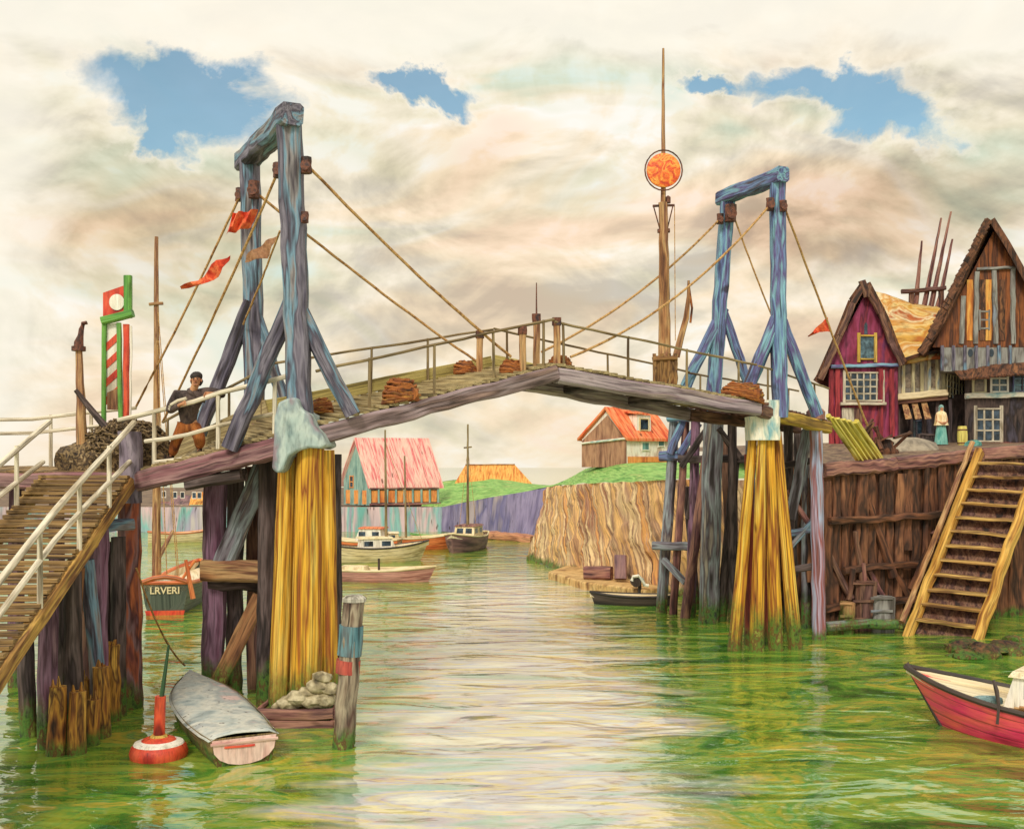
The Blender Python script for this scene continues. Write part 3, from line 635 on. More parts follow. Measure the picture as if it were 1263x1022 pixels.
# ------------------------------------------------------------------ things on the left landing
LZ = 5.1
def zat(py, Y): return HC+(HZ-py)*Y/F
dv_ = thing('hooked_post', 'thin rusty post with a black hooked top at the far left of the landing', 'post', (P(99, 0, 22.6).x, 22.6, LZ))
MB().pole((P(103, 0, 22.6).x, 22.6, LZ-.1), P(97, 428, 22.6), .14, .07, 9).build('pole', TN, dv_)
MB().tube([P(97, 432, 22.6), P(97, 422, 22.6), P(99, 414, 22.6), P(100, 406, 22.6), P(103, 399, 22.6), P(107, 398, 22.6)], .075, 8, .008, [1.5, 1.4, .9, .8, .7, .6]).build('hook', IRON, dv_)
MB().lathe(P(97, 430, 22.6), [(.02, -.05), (.15, -.05), (.15, .05), (.02, .05)], 12).build('collar', IRON, dv_)
sp = MB(); sp.pole(P(133, 530, 22.5), P(93, 481, 22.3), .085, .05, 8); tag(sp.build('spar', DK), 'dark spar leaning out of the net heap to the upper left', 'spar')
sg = thing('signal_board', 'green framed signal board with red panel, white disc and red and white stripes', 'signal', (P(143, 0, 23.5).x, 23.5, LZ))
YS = 23.5
for px0, py0, px1, py1, wd, m, nm in ((128, 520, 129, 398, .10, GRN, 'post'), (149, 520, 147, 398, .10, GRN, 'post'), (156, 520, 156, 400, .13, RED, 'post'), (158, 392, 158, 340, .17, GRN, 'upper_post'), (160, 520, 162, 402, .05, WHT, 'edge_strip')):
    MB().beam(P(px0, py0, YS), P(px1, py1, YS), wd, wd*.9, .008).build(nm, m, sg)
MB().beam(P(126, 396, YS-.03), P(164, 386, YS-.03), .17, .2, .008, up=(0, -1, 0)).build('crosspiece', GRN, sg)
def flat(pl, Y, th, nm, m, root, smooth=30):
    o = MB(); o.prism([P(x, y, Y) for x, y in pl], (0, th, 0)); return o.build(nm, m, root, smooth)
flat([(127, 361), (153, 352), (153, 389), (127, 393)], YS+.02, .05, 'red_panel', RED, sg)
cx, cy, rr = 144, 372.5, 9.5
flat([(cx+rr*math.cos(a*.262)*(1 if math.cos(a*.262) < .5 else .97), cy+rr*1.05*math.sin(a*.262)) for a in range(24)], YS-.012, .03, 'white_disc', WHT, sg)
flat([(130, 400), (146, 398), (146, 492), (131, 492)], YS+.03, .03, 'white_panel', WHT, sg)
for y in (412, 434, 456, 478):
    flat([(131, y+11), (145, y-2), (145, y+8), (131, y+21)], YS+.012, .018, 'red_stripe', RED, sg)
flat([(132, 484), (146, 478), (147, 505), (132, 505)], YS-.0, .045, 'bare_board', TN, sg)
# net heap
NETM = mat('heaped_netting', ['#1e1614', '#5a4630', '#9a8058', '#33261e', '#7a6242', '#c0a880'], (5, 5, 5), streak=.6, bump=.8, spread=.4)
m_ = MB(); cN = (P(155, 0, 22.7).x, 22.8, LZ-.05)
m_.rock((cN[0], cN[1], cN[2]+.35), .75, .55, .72, .35, 3)
m_.rock((cN[0]-.75, cN[1]-.1, cN[2]+.2), .7, .5, .5, .4, 3); m_.rock((cN[0]+.6, cN[1], cN[2]+.2), .45, .45, .55, .4, 3)
for i in range(90):
    a = R(0, 6.28); el = R(.0, 1.35); pts = []
    for j in range(6):
        a += R(-.1, .4); el += R(-.25, .2)
        k = R(.97, 1.08); x = math.cos(a)*math.cos(el)*.95*k; y = math.sin(a)*math.cos(el)*.66*k; z = max(.0, .36+math.sin(el)*.72*k)
        pts.append((cN[0]+x, cN[1]+y, cN[2]+z))
    m_.tube(pts, R(.018, .035), 5, .004)
tag(m_.build('net_heap', NETM), 'dark tangled heap of fishing nets piled on the landing by the corner', 'net heap')

# ------------------------------------------------------------------ boats
def hull(M, L, B, D, T=.35, transom=.6, sheer=.25, rake=.35, flare=.62, deck=.25, n=18, m=7, stern_rake=0.):
    """returns outer shell, deck and the two gunwale polylines; bow towards +x, waterline at z = 0"""
    def hb(t):
        return B/2*(transom+(1-transom)*math.sin(math.pi/2*min(t/.45, 1))) if t < .45 else B/2*max(.03, math.cos(((t-.45)/.55)**1.5*math.pi/2)**.85)
    def zs(t): return D+sheer*((1.9*t-.75)**2)
    def pt(t, k, sgn):
        a = k/m*math.pi/2; z = -T+(zs(t)+T)*(1-math.cos(a)**1.15)
        f = max(0, (z+T)/(zs(t)+T)); x = L*(t-.5)+rake*(f-.6)*max(0, t-.5)*2-stern_rake*f*max(0, .3-t)/.3
        return M @ Vector((x, sgn*hb(t)*math.sin(a)**flare, z))
    o = MB(); vs, fs, ts = [], [], []
    for sgn in (-1, 1):
        b0 = len(vs)
        for i in range(n+1):
            for k in range(m+1): vs.append(pt(i/n, k, sgn)); ts.append((k*.25+3*sgn, 7, L*i/n))
        for i in range(n):
            for k in range(m): q = b0+i*(m+1)+k; fs.append((q, q+1, q+m+2, q+m+1))
    h = (n+1)*(m+1)
    fs.append(tuple(range(m+1))+tuple(h+k for k in range(m, 0, -1)))
    fs.append(tuple(n*(m+1)+k for k in range(m+1))+tuple(h+n*(m+1)+k for k in range(m, 0, -1)))
    o.add(vs, fs, ts)
    g = [[pt(i/n, m, s) for i in range(n+1)] for s in (-1, 1)]
    dk = MB(); dv = []; df = []; dt = []
    ins = .05
    for i in range(n+1):
        t = i/n; a, b = g[0][i], g[1][i]; c = (a+b)/2; wd = (a-b).length or 1e-3
        k = max(.02, 1-2*ins/wd); rail = [c+(a-c)*k, c+(b-c)*k]; dz = M.to_3x3() @ Vector((0, 0, -deck))
        dv += [a, rail[0], rail[0]+dz, rail[1]+dz, rail[1], b]; dt += [(0, 0, L*t), (.1, 0, L*t), (.2, 0, L*t), (.2+wd, 0, L*t), (.3+wd, 0, L*t), (.4+wd, 0, L*t)]
    for i in range(n):
        for k in range(5): q = i*6+k; df.append((q, q+1, q+7, q+6))
    df.append((0, 1, 2, 3, 4, 5)); df.append(tuple(n*6+k for k in (5, 4, 3, 2, 1, 0)))
    dk.add(dv, df, dt)
    return o, dk, g
def bmat(x, y, rot, z=0): return Matrix.Translation((x, y, z)) @ Matrix.Rotation(rot, 4, 'Z')
def gunwale(root, g, r, m, n=6):
    o = MB()
    for pl in g: o.tube(pl, r, n)
    o.tube([g[0][0], g[1][0]], r, n); o.build('gunwale', m, root)
def cabin(root, M, x0, x1, y, z0, z1, wm, rm, win=2, slope=.1, roof_over=.08):
    """deckhouse with raked front, roof slab and windows on the sides and front"""
    def q(x, yy, z): return M @ Vector((x, yy, z))
    o = MB(); o.prism([q(x0, -y, z0), q(x1, -y, z0), q(x1-slope, -y*.92, z1), q(x0, -y*.92, z1)], M.to_3x3() @ Vector((0, 0, 0))) if False else None
    vs = [q(x0, -y, z0), q(x1, -y, z0), q(x1, y, z0), q(x0, y, z0), q(x0+slope*.3, -y*.93, z1), q(x1-slope, -y*.93, z1), q(x1-slope, y*.93, z1), q(x0+slope*.3, y*.93, z1)]
    o.poly(vs, [(0, 1, 2, 3), (4, 5, 6, 7), (0, 1, 5, 4), (1, 2, 6, 5), (2, 3, 7, 6), (3, 0, 4, 7)])
    c = o.build('cabin', wm, root)
    ro = MB(); e = roof_over
    ro.poly([q(x0-e, -y-e*.5, z1+.003), q(x1-slope+e, -y-e*.5, z1+.003), q(x1-slope+e, y+e*.5, z1+.003), q(x0-e, y+e*.5, z1+.003), q(x0-e*.5, -y*.8, z1+.09), q(x1-slope+e*.5, -y*.8, z1+.09), q(x1-slope+e*.5, y*.8, z1+.09), q(x0-e*.5, y*.8, z1+.09)],
            [(0, 1, 2, 3), (4, 5, 6, 7), (0, 1, 5, 4), (1, 2, 6, 5), (2, 3, 7, 6), (3, 0, 4, 7)])
    ro.build('cabin_roof', rm, c)
    for s in (-1, 1):
        for i in range(win):
            a = x0+(x1-x0)*(i+.22)/win*.95; b = x0+(x1-x0)*(i+.72)/win*.95; za, zb = z0+(z1-z0)*.45, z0+(z1-z0)*.82
            ya, yb = y*(1-.07*.45)+.004, y*(1-.07*.82)+.004
            m2 = MB(); m2.prism([q(a, s*ya, za), q(b, s*ya, za), q(b, s*yb, zb), q(a, s*yb, zb)], M.to_3x3() @ Vector((0, s*.012, 0))); m2.build('window', GLASS, c)
    for s in (-1, 1):
        za, zb = z0+(z1-z0)*.45, z0+(z1-z0)*.85; xa = x1-slope*.45+.004; xb = x1-slope*.85+.004
        m2 = MB(); m2.prism([q(xa, s*y*.12, za), q(xa, s*y*.75, za), q(xb, s*y*.72, zb), q(xb, s*y*.12, zb)], M.to_3x3() @ Vector((.012, 0, 0))); m2.build('window', GLASS, c)
    return c
PINKB = mat('faded_pink_hull', ['#8a5650', '#c0867c', '#d0988c', '#a86a62'], (2, 2, .5), streak=.3, rough=.55, seam=4.)
ORH = mat('orange_red_hull', ['#a84a26', '#d86c3a', '#e88a4e', '#b8542c'], (2, 2, .5), streak=.3, rough=.5, seam=4.)
CRM = mat('cream_paint', ['#b8a478', '#e2cf9e', '#eedcb4', '#cbb68a'], (2, 2, .6), streak=.25, rough=.6)
DEC = mat('pale_deck', ['#b8a284', '#e0d0a8', '#efe2c4', '#ccb893'], (4, 4, .4), streak=.3)
PLH = mat('plum_hull', ['#4a343c', '#7d5a60', '#94706e', '#5e444c'], (2, 2, .5), streak=.3, rough=.55)
DGR = mat('dark_green_hull', ['#2e3a30', '#4c564a', '#5e6658', '#3a443a'], (2, 2, .6), streak=.4, rough=.5, seam=4.)
HOTR = mat('rose_red_hull', ['#d02054', '#f0406e', '#f4665e', '#e8346e'], (1.6, 1.6, .5), streak=.28, rough=.4, seam=4.)
BKP = mat('dark_trim', ['#231c1a', '#3c302a', '#50423a'], streak=.3, rough=.55)
DIRT = mat('dirty_bottom', ['#4a3a24', '#7d6a44', '#94804e', '#5e4c30'], (2, 2, .5), algae=.3, seam=4.)
CRH = mat('cream_hull', ['#a8946a', '#d8c494', '#e4d2a8', '#bea87a'], (2, 2, .6), streak=.3, rough=.6, seam=4.)

# stern view sloop on the left
Yb = 35.2; cxb = P(203, 0, Yb).x
M = bmat(cxb-.35, Yb+3.1, math.radians(97))
bx = thing('sloop', 'dark green sloop seen from astern with white letters on its transom and a tall mast', 'sailing boat', (cxb, Yb+3, 0))
o, dk, g = hull(M, 6.4, 1.75, .98, .3, .86, .25, .4, deck=.3); o.build('hull', DGR, bx); dk.build('deck', DEC, bx)
gunwale(bx, g, .075, ORH)
tl = (g[0][0]+g[1][0])/2; fwd = M.to_3x3() @ Vector((1, 0, 0)); lat = M.to_3x3() @ Vector((0, 1, 0))
wl, wr = g[0][0], g[1][0]
m_ = MB(); m_.tube([wl+UP*.02-fwd*.03, lerp(wl, wr, .25)+UP*.15-fwd*.03, lerp(wl, wr, .5)+UP*.2-fwd*.03, lerp(wl, wr, .75)+UP*.15-fwd*.03, wr+UP*.02-fwd*.03], .085, 8); m_.build('taffrail', ORH, bx)
m_ = MB(); m_.prism([lerp(wl, wr, .12)-fwd*.04-UP*.05, lerp(wl, wr, .88)-fwd*.04-UP*.05, lerp(wl, wr, .75)-fwd*.04+UP*.09, lerp(wl, wr, .5)-fwd*.04+UP*.14, lerp(wl, wr, .25)-fwd*.04+UP*.09], fwd*.05); m_.build('white_strake', WHT, bx)
m_ = MB(); c0 = lerp(wl, wr, .5); c0.z = 0
k = [c0-fwd*.025+lat*(s*.62)+UP*z for s, z in ((-1, .0), (1, .0), (1.06, .16), (-1.06, .16))]
m_.prism(k, fwd*.05); m_.build('red_boot_stripe', RED, bx)
cu = bpy.data.curves.new('lettering', 'FONT'); cu.body = 'LRVERI'; cu.size = .33; cu.align_x = 'CENTER'; cu.align_y = 'CENTER'; cu.extrude = .008; cu.offset = .006
to = bpy.data.objects.new('lettering_source', cu); C.objects.link(to); bpy.context.view_layer.update()
me = bpy.data.meshes.new_from_object(to.evaluated_get(bpy.context.evaluated_depsgraph_get())); bpy.data.objects.remove(to)
me.materials.clear(); me.materials.append(CRM)
lt = bpy.data.objects.new('lettering', me); C.objects.link(lt); lt.parent = bx
ang = math.atan2(lat.y, lat.x)+math.pi
lt.rotation_euler = (math.pi/2, 0, ang); lt.location = lerp(wl, wr, .5)-fwd*.035-UP*.28-Vector(bx['_w'])
MB().pole(P(193, 728, 36.2), P(193, 292, 36.2), .17, .07, 10, .008).build('mast', TN, bx)
MB().beam(P(184, 375, 36.1), P(201, 374, 36.1), .1, .1, .01).build('crosstree', TN, bx)
MB().pole(P(194, 690, 36.1), P(213, 655, 38), .1, .06, 8).build('boom', TN, bx)
for q0, q1 in (((219, 712), (196, 420)), ((221, 712), (195, 385)), ((206, 712), (194, 420))):
    MB().tube([P(*q0, 35.6), P(*q1, 36.1)], .016, 5).build('shroud', ROPE, bx)
MB().pole(P(229, 690, 35), P(238, 738, 35), .06, .09, 7).build('rudder_oar', ORH, bx)
MB().pole(P(226, 712, 35.1), P(241, 690, 35.1), .05, .05, 7).build('tiller', ORH, bx)

# near skiff with pale sheet
ax = (W(306, 955)-W(232, 864)); ang = math.atan2(-ax.y, -ax.x)
mid = (W(304, 952)+W(228, 858))/2
M = bmat(mid.x+.02, mid.y+.1, ang) @ Matrix.Translation((0, 0, -.02))
sk = thing('skiff', 'small skiff under a flat pale grey cover with pink transom beside the buoy', 'rowing boat', (mid.x, mid.y, 0))
PKT = mat('pale_pink_hull', ['#c08a84', '#e0b8ac', '#ecccc0', '#d09c94'], (2, 2, .8), streak=.25, rough=.6)
o, dk, g = hull(M, 5.5, 1.42, .44, .2, .8, .12, .2, deck=.03); o.build('hull', DIRT, sk)
COV = mat('grey_canvas_cover', ['#9aa8aa', '#bcc4c0', '#d2d2c8', '#a8b0b0', '#d8beb8'], (1.3, 1.3, .5), streak=.2, bump=.2, rough=.85)
vs, fs = [], []
for i in range(len(g[0])):
    a, b = g[0][i], g[1][i]; a, b = a+(a-b)*.03, b+(b-a)*.03
    for j in range(9):
        t = j/8; p = a.lerp(b, t); vs.append(p+UP*(.012+.05*math.sin(math.pi*t)+.022*noise.noise(p*2.6)-(.05 if j in (0, 8) else 0)))
for i in range(len(g[0])-1):
    for j in range(8): q = i*9+j; fs.append((q, q+1, q+10, q+9))
m_ = MB(); m_.add(vs, fs); cv = m_.build('canvas_cover', COV, sk); cv.modifiers.new('solid', 'SOLIDIFY').thickness = .018
ft_ = (M.to_3x3() @ Vector((1, 0, 0)))
o2 = MB(); a, b = g[0][0], g[1][0]; cc = (a+b)/2
pl = [a+(b-a)*.02-ft_*.015-UP*.03, b+(a-b)*.02-ft_*.015-UP*.03]+[cc+(b-a)*.5*math.cos(t)*.95-UP*(.05+.43*math.sin(t)**.7)-ft_*.015 for t in [math.pi*i/9 for i in range(1, 9)]]
o2.prism(pl, ft_*-.03); o2.build('transom', PKT, sk)
o2 = MB(); o2.beam(a-ft_*.05-UP*.09, b-ft_*.05-UP*.09, .05, .05, .004); o2.build('transom_rail', PKT, sk)
o2 = MB(); o2.beam(a.lerp(b, .35)-ft_*.055-UP*.17, a.lerp(b, .8)-ft_*.055-UP*.15, .03, .035, .004); o2.build('red_strip', RED, sk)

# buoy
bc = W(196, 932); by = thing('buoy', 'round red and white buoy with red staff and thin green rod', 'buoy', (bc.x, bc.y, -.2))
MB().lathe((bc.x, bc.y, -.18), [(.02, 0), (.34, .0), (.47, .12), (.50, .26), (.47, .36), (.43, .405)], 28).build('float', RED, by)
MB().lathe((bc.x, bc.y, -.18), [(.432, .404), (.415, .432), (.30, .47), (.295, .44)], 28).build('white_ring', WHT, by)
MB().lathe((bc.x, bc.y, -.18), [(.296, .455), (.27, .49), (.17, .53), (.165, .46)], 28).build('red_ring', RED, by)
MB().lathe((bc.x, bc.y, -.18), [(.168, .50), (.13, .56), (.02, .57)], 20).build('yellow_collar', YB, by)
MB().pole((bc.x, bc.y, .3), P(198, 858, bc.y), .10, .095, 12, .004).build('staff', RED, by)
MB().pole(P(199, 862, bc.y), P(208, 795, bc.y), .045, .022, 8, .002).build('rod', mat('dark_green_rod', ['#24402a', '#3a5c3a', '#50704a']), by)

# red motor boat on the right
M = bmat(10.30, 18.55, math.radians(138), .0)
rb = thing('motor_boat', 'rose red motor boat with dark stem and white wheelhouse at the lower right', 'motor boat', (10.8, 19.7, 0))
o, dk, g = hull(M, 5.6, 2.05, .62, .3, .75, .34, .9, .75, deck=.12); o.build('hull', HOTR, rb); dk.build('deck', DEC, rb); gunwale(rb, g, .055, BKP)
st = [M @ Vector((2.8+.9*(f-.6)+.02, 0, -.3+(1.03+.45)*f)) for f in (0, .2, .4, .6, .8, .97)]
MB().tube(st, .05, 8).build('stem', BKP, rb)
cabin(rb, M, -.9, 1.2, .5, .55, 1.22, WHT, DEC, 2, .2)
m_ = MB(); m_.pole(M @ Vector((1.3, .3, .6)), M @ Vector((1.35, .45, 1.1)), .03, .03, 7); m_.tube([M @ Vector((1.35, .45, 1.1)), M @ Vector((1.2, .75, 1.0)), M @ Vector((1.1, .98, .8)), M @ Vector((1.1, 1.08, .45))], .028, 6)
m_.build('davit', BKP, rb)
MB().rock(M @ Vector((1.55, .2, .66)), .28, .2, .1, .3).build('deck_tarp', mat('teal_tarp', ['#4a6a70', '#7d9a9c', '#94aeb0']), rb)
MB().pole(M @ Vector((-.2, 0, 1.3)), M @ Vector((-.2, 0, 1.9)), .03, .025, 6).build('mast', BKP, rb)
for i in range(3):
    MB().pole(M @ Vector((1.0-.1*i, .72+.05*i, .68+.04*i)), M @ Vector((-1.6, .85-.05*i, .66+.05*i)), .025, .022, 6).build('oar' if i < 1 else 'pole', TN, rb)
m_ = MB(); m_.tube([M @ Vector((.6, 1.0, .72)), M @ Vector((.55, 1.08, .45)), M @ Vector((.4, 1.08, .32)), M @ Vector((.25, 1.1, .45)), M @ Vector((.1, 1.06, .70))], .02, 6); m_.build('rope_fender', ROPED, rb)

# dark mound of weed and rubble at the foot of the stairs
m_ = MB()
for i in range(26):
    p = W(R(1180, 1262), R(790, 812)); m_.rock((p.x, p.y, R(-.05, .12)), R(.25, .5), R(.2, .4), R(.12, .3), .4)
WEED = mat('weedy_rubble', ['#241a14', '#5a3a26', '#3a3a1c', '#7a5030', '#2e2a18'], (2.5, 2.5, 2.5), streak=.6, bump=.9, algae=.25)
struct(tag(m_.build('rubble', WEED), 'dark weed covered rubble at the foot of the stairs', 'rubble'), 'stuff')

# boats in the basin
def boat(label, px, py, rot, L, B, D, hm, dm, gm, cat='boat', **kw):
    c = W(px, py); M = bmat(c.x, c.y, math.radians(rot)); r = thing('moored_boat', label, cat, (c.x, c.y, 0))
    o, dk, g = hull(M, L, B, D, .3, **kw); o.build('hull', hm, r); dk.build('deck', dm, r); gunwale(r, g, .05, gm); return r, M, c
r, M, c = boat('long pink barge with cream deck behind the left yellow piles', 462, 716, -9, 5.2, 1.6, .5, PINKB, DEC, CRM, transom=.7, sheer=.14, rake=.5, deck=.08)
M = bmat(c.x, c.y, math.radians(-9))
MB().poly([M @ Vector(v) for v in ((-1.6, -.4, .4), (-.3, -.4, .4), (-.3, .4, .4), (-1.6, .4, .4), (-1.5, -.34, .66), (-.4, -.34, .66), (-.4, .34, .66), (-1.5, .34, .66))], [(0, 1, 2, 3), (4, 5, 6, 7), (0, 1, 5, 4), (1, 2, 6, 5), (2, 3, 7, 6), (3, 0, 4, 7)]).build('hatch', CRM, r)
MB().pole(M @ Vector((.2, 0, .4)), M @ Vector((.2, 0, 1.0)), .06, .05, 7).build('samson_post', BKP, r)
m_ = MB(); m_.beam(M @ Vector((1.2, -.3, .42)), M @ Vector((1.3, .3, .42)), .3, .12, .01); m_.build('thwart', TN, r)
r, M, c = boat('cream cabin boat with tall mast in front of the orange boat', 472, 692, 18, 4.6, 1.7, .75, CRH, DEC, BKP, transom=.7, rake=.6)
cabin(r, M, -1.3, .7, .55, .55, 1.25, WHT, CRM, 2, .3)
MB().pole(M @ Vector((.2, 0, .5)), P(475, 530, c.y), .09, .045, 8).build('mast', GR, r)
m_ = MB(); m_.tube([M @ Vector((2.2, 0, 1.0)), P(475, 545, c.y)], .014, 5); m_.build('forestay', ROPE, r)
r, M, c = boat('orange hulled boat with white awning left of the cream cabin boat', 446, 683, 170, 4.6, 1.6, .75, ORH, DEC, CRM, transom=.7, rake=.7)
cabin(r, M, -1.4, .3, .6, .6, 1.5, WHT, ORH, 2, .35)
r, M, c = boat('orange red open boat with short mast near the teal striped quay', 513, 677, 8, 5.2, 1.6, .7, ORH, DEC, CRM, transom=.6, rake=.5)
MB().pole(M @ Vector((-.6, 0, .5)), P(499, 562, c.y), .08, .045, 8).build('mast', GR, r)
cabin(r, M, -1.9, -1.0, .45, .5, 1.0, CRM, DEC, 1, .1)
r, M, c = boat('plum sloop seen bow on with a tall mast below the green hill', 575, 678, 255, 5.5, 2.1, .85, PLH, DEC, CRM, transom=.6, rake=.5, cat='sailing boat')
cabin(r, M, -1.5, .5, .65, .7, 1.45, CRM, RB, 2, .2)
MB().pole((P(577, 0, c.y).x, c.y, .6), P(577, 523, c.y), .1, .05, 8).build('mast', GR, r)
MB().beam(P(572, 552, c.y), P(582, 551, c.y), .09, .09, .005).build('crosstree', GR, r)
for q in ((566, 655), (588, 655)): MB().tube([P(*q, c.y), P(577, 552, c.y)], .014, 5).build('shroud', ROPE, r)
r, M, c = boat('low dark dinghy with pale inside beside the trestle foot', 783, 745, 176, 3.1, 1.0, .32, BKP, DEC, BKP, transom=.5, sheer=.1, rake=.25, deck=.18)
r, M, c = boat('small pale boat far off under the left approach', 226, 668, 20, 4.5, 1.5, .6, CRH, DEC, ORH, transom=.6)
r, M, c = boat('low pale rowing boat by the quay corner behind the plum sloop', 545, 668, 5, 4.2, 1.2, .42, CRH, DEC, GRN, transom=.5)
# jetty along the purple wall, landing float under the battered wall
mb = MB(); mb.beam(P(592, 657, 73)-UP*.1, P(662, 663, 69)-UP*.1, 1.2, .5, .04)
tag(mb.build('jetty', mat('warm_jetty', ['#8a5640', '#c08060', '#d0946c', '#a06a50'])), 'low reddish jetty along the foot of the purple wall', 'jetty')
fl = thing('landing_stage', 'low tan landing stage at the foot of the sloping ochre wall', 'landing stage', W(735, 720))
m_ = MB(); m_.prism([W(676, 716, -.1), W(720, 730, -.1), W(795, 740, -.1), W(815, 738, -.1), W(812, 722, -.1), W(705, 705, -.1)], (0, 0, .42)); sl = m_.build('stage_body', mat('pale_tan_stage', ['#8a6238', '#c8a064', '#dab87c', '#a87c4c'], (1.2, 3, 1), streak=.35), fl, 30)
bvm = sl.modifiers.new('bevel', 'BEVEL'); bvm.width = .06; bvm.segments = 2
m_ = MB(); b = P(735, 711, 44); m_.beam((b.x-.5, 43.6, .58), (b.x+.6, 43.2, .60), .55, .55, .015); tag(m_.build('crate', RB), 'low red brown box lying on the tan landing stage', 'crate')
m_ = MB(); m_.beam(P(765, 714, 42.6), P(765, 685, 42.9), .5, .35, .015); tag(m_.build('crate', PLH), 'tall upright mauve crate against the sloping ochre wall', 'crate')
w_ = thing('winch', 'small grey hand winch standing at the edge of the landing stage', 'winch', (P(787, 0, 40.1).x, 40.1, .3))
MB().pole(P(789, 732, 40.0), P(789, 716, 40.0), .07, .07, 8).build('stand', BKP, w_)
MB().tube([P(x, y, 39.8) for x, y in ((779, 716), (781, 711), (787, 710), (792, 714), (795, 721), (800, 722))], .07, 7).build('handle', CHALK, w_)
m_ = MB(); m_.lathe(P(784, 717, 40.0), [(.02, -.2), (.2, -.2), (.2, .2), (.02, .2)], 12, 'y'); m_.build('drum', BKP, w_)

# mooring lines
def moor(label, a, b, sag=.25):
    k = 14; pts = [Vector(a).lerp(Vector(b), i/k)-UP*sag*4*(i/k)*(1-i/k) for i in range(k+1)]
    tag(MB().tube(pts, .022, 6, .002).build('mooring_line', ROPE), label, 'rope', 'mooring lines')
bow_ = W(228, 850)+UP*.55
moor('slack mooring line from the covered skiff up to the corner pile', bow_, P(168, 700, 21.6), .3)
moor('mooring line between the dark dinghy and the landing stage', W(765, 741)+UP*.35, P(770, 728, 41.5), .1)
# ------------------------------------------------------------------ buildings
def wall_uv(mb, pts, ext): mb.prism(pts, ext)
def house(name, label, K, Lc, Rc, ze, zr, f, wm, rm, over=.25, thick=.14, zb=None, cat='house'):
    """K: near corner; K-Lc is the gable end, K-Rc the long side; ridge at fraction f of the gable"""
    K, Lc, Rc = Vector(K), Vector(Lc), Vector(Rc); zb = K.z if zb is None else zb
    ax = Vector((Lc.x-K.x, Lc.y-K.y, 0)); ay = Vector((Rc.x-K.x, Rc.y-K.y, 0)); O = Vector((K.x, K.y, 0))
    r = thing(name, label, cat, (O.x+(ax.x+ay.x)/2, O.y+(ax.y+ay.y)/2, zb))
    def q(a, b, z): return O+ax*a+ay*b+UP*z
    vs = [q(0, 0, zb), q(1, 0, zb), q(1, 1, zb), q(0, 1, zb), q(0, 0, ze), q(1, 0, ze), q(1, 1, ze), q(0, 1, ze), q(f, 0, zr), q(f, 1, zr)]
    m = MB(); m.poly(vs, [(0, 1, 2, 3), (0, 3, 7, 4), (1, 5, 6, 2), (0, 4, 8, 5, 1), (3, 2, 6, 9, 7), (4, 7, 9, 8), (5, 8, 9, 6)]); m.build('wall', wm, r)
    la, lb = over/ax.length, over/ay.length
    mr = MB()
    for e, s in ((-la, -1), (1+la, 1)):
        fr = (ze-(zr-ze)*(la/(f if s < 0 else 1-f)))
        n = 10; vs, fs, ts = [], [], []
        for i in range(n+1):
            b = -lb+(1+2*lb)*i/n
            for j in range(7):
                t = j/6; a = e+(f-e)*t; z = fr+(zr-fr)*t+.03+.03*noise.noise(Vector((b*7, t*5, zr)))
                vs.append(q(a, b, z)); ts.append((b*ay.length, 0, t*3))
        k = len(vs); v2 = [v+UP*thick for v in vs]
        for o in (0, k):
            for i in range(n):
                for j in range(6): x = o+i*7+j; fs.append((x, x+1, x+8, x+7))
        for i in range(n):
            for y in (0, 6): x = i*7+y; fs.append((x, x+7, x+7+k, x+k))
        for j in range(6):
            for y in (0, n*7): x = y+j; fs.append((x, x+1, x+1+k, x+k))
        mr.add(vs+v2, fs, ts+ts)
    ro = mr.build('roof', rm, r, 30)
    return r, q, ax, ay, ro
def window(root, c, u, w, h, fm, bars=(1, 1), n=None, fr=.07, gm=None):
    """framed window on a wall: c lower left corner, u along the wall; sits proud of the wall on the side n"""
    u = Vector(u).normalized(); n = Vector(n).normalized(); c = Vector(c)
    m = MB(); c2 = c+n*.02
    def bar(a, b, t): m.beam(c2+u*a[0]+UP*a[1], c2+u*b[0]+UP*b[1], t, .07, .004, seg=2, bev=.1, up=n if abs(b[1]-a[1]) > abs(b[0]-a[0]) else None)
    bar((0, -fr), (0, h+fr), fr); bar((w, -fr), (w, h+fr), fr); bar((fr/2, 0), (w-fr/2, 0), fr*1.2); bar((fr/2, h), (w-fr/2, h), fr)
    for i in range(bars[0]): x = w*(i+1)/(bars[0]+1); bar((x, 0), (x, h), fr*.55)
    for i in range(bars[1]): z = h*(i+1)/(bars[1]+1); bar((0, z), (w, z), fr*.5)
    o = m.build('window', fm, root)
    g = MB(); g.prism([c+n*.012, c+u*w+n*.012, c+u*w+UP*h+n*.012, c+UP*h+n*.012], n*.006); g.build('pane', gm or GLASS, o)
    return o
def nrm(u, toward=Vector((0, -1, 0))):
    n = Vector((u.y, -u.x, 0)).normalized(); return n if n.dot(toward) > 0 else -n
PINKR = mat('pink_streaked_roof', ['#d8485a', '#e8a8a0', '#f0c8b8', '#e06a70', '#ecbcae'], (4, 1, .55), streak=.3, spread=.4)
TEALW = mat('teal_boards', ['#5a807c', '#86a8a0', '#9ab8ac', '#6e9490'], (2.4, 2.4, .5), streak=.3)
ORW = mat('orange_boards', ['#c8703a', '#e89048', '#f0a85c', '#d87a48'], (2, 2, .5), streak=.25)
ORR = mat('orange_tile_roof', ['#b8682c', '#d88e3e', '#eab45c', '#c4783a'], (4, 1, .5), streak=.35)
REDR = mat('red_orange_roof', ['#c8452a', '#e8703e', '#f09a66', '#d8583a'], (4, 1, .5), streak=.3)
BRW = mat('pinkish_brown_wall', ['#7a5240', '#a87a60', '#b88a6c', '#8a604a'], (2, 2, .5), streak=.35)
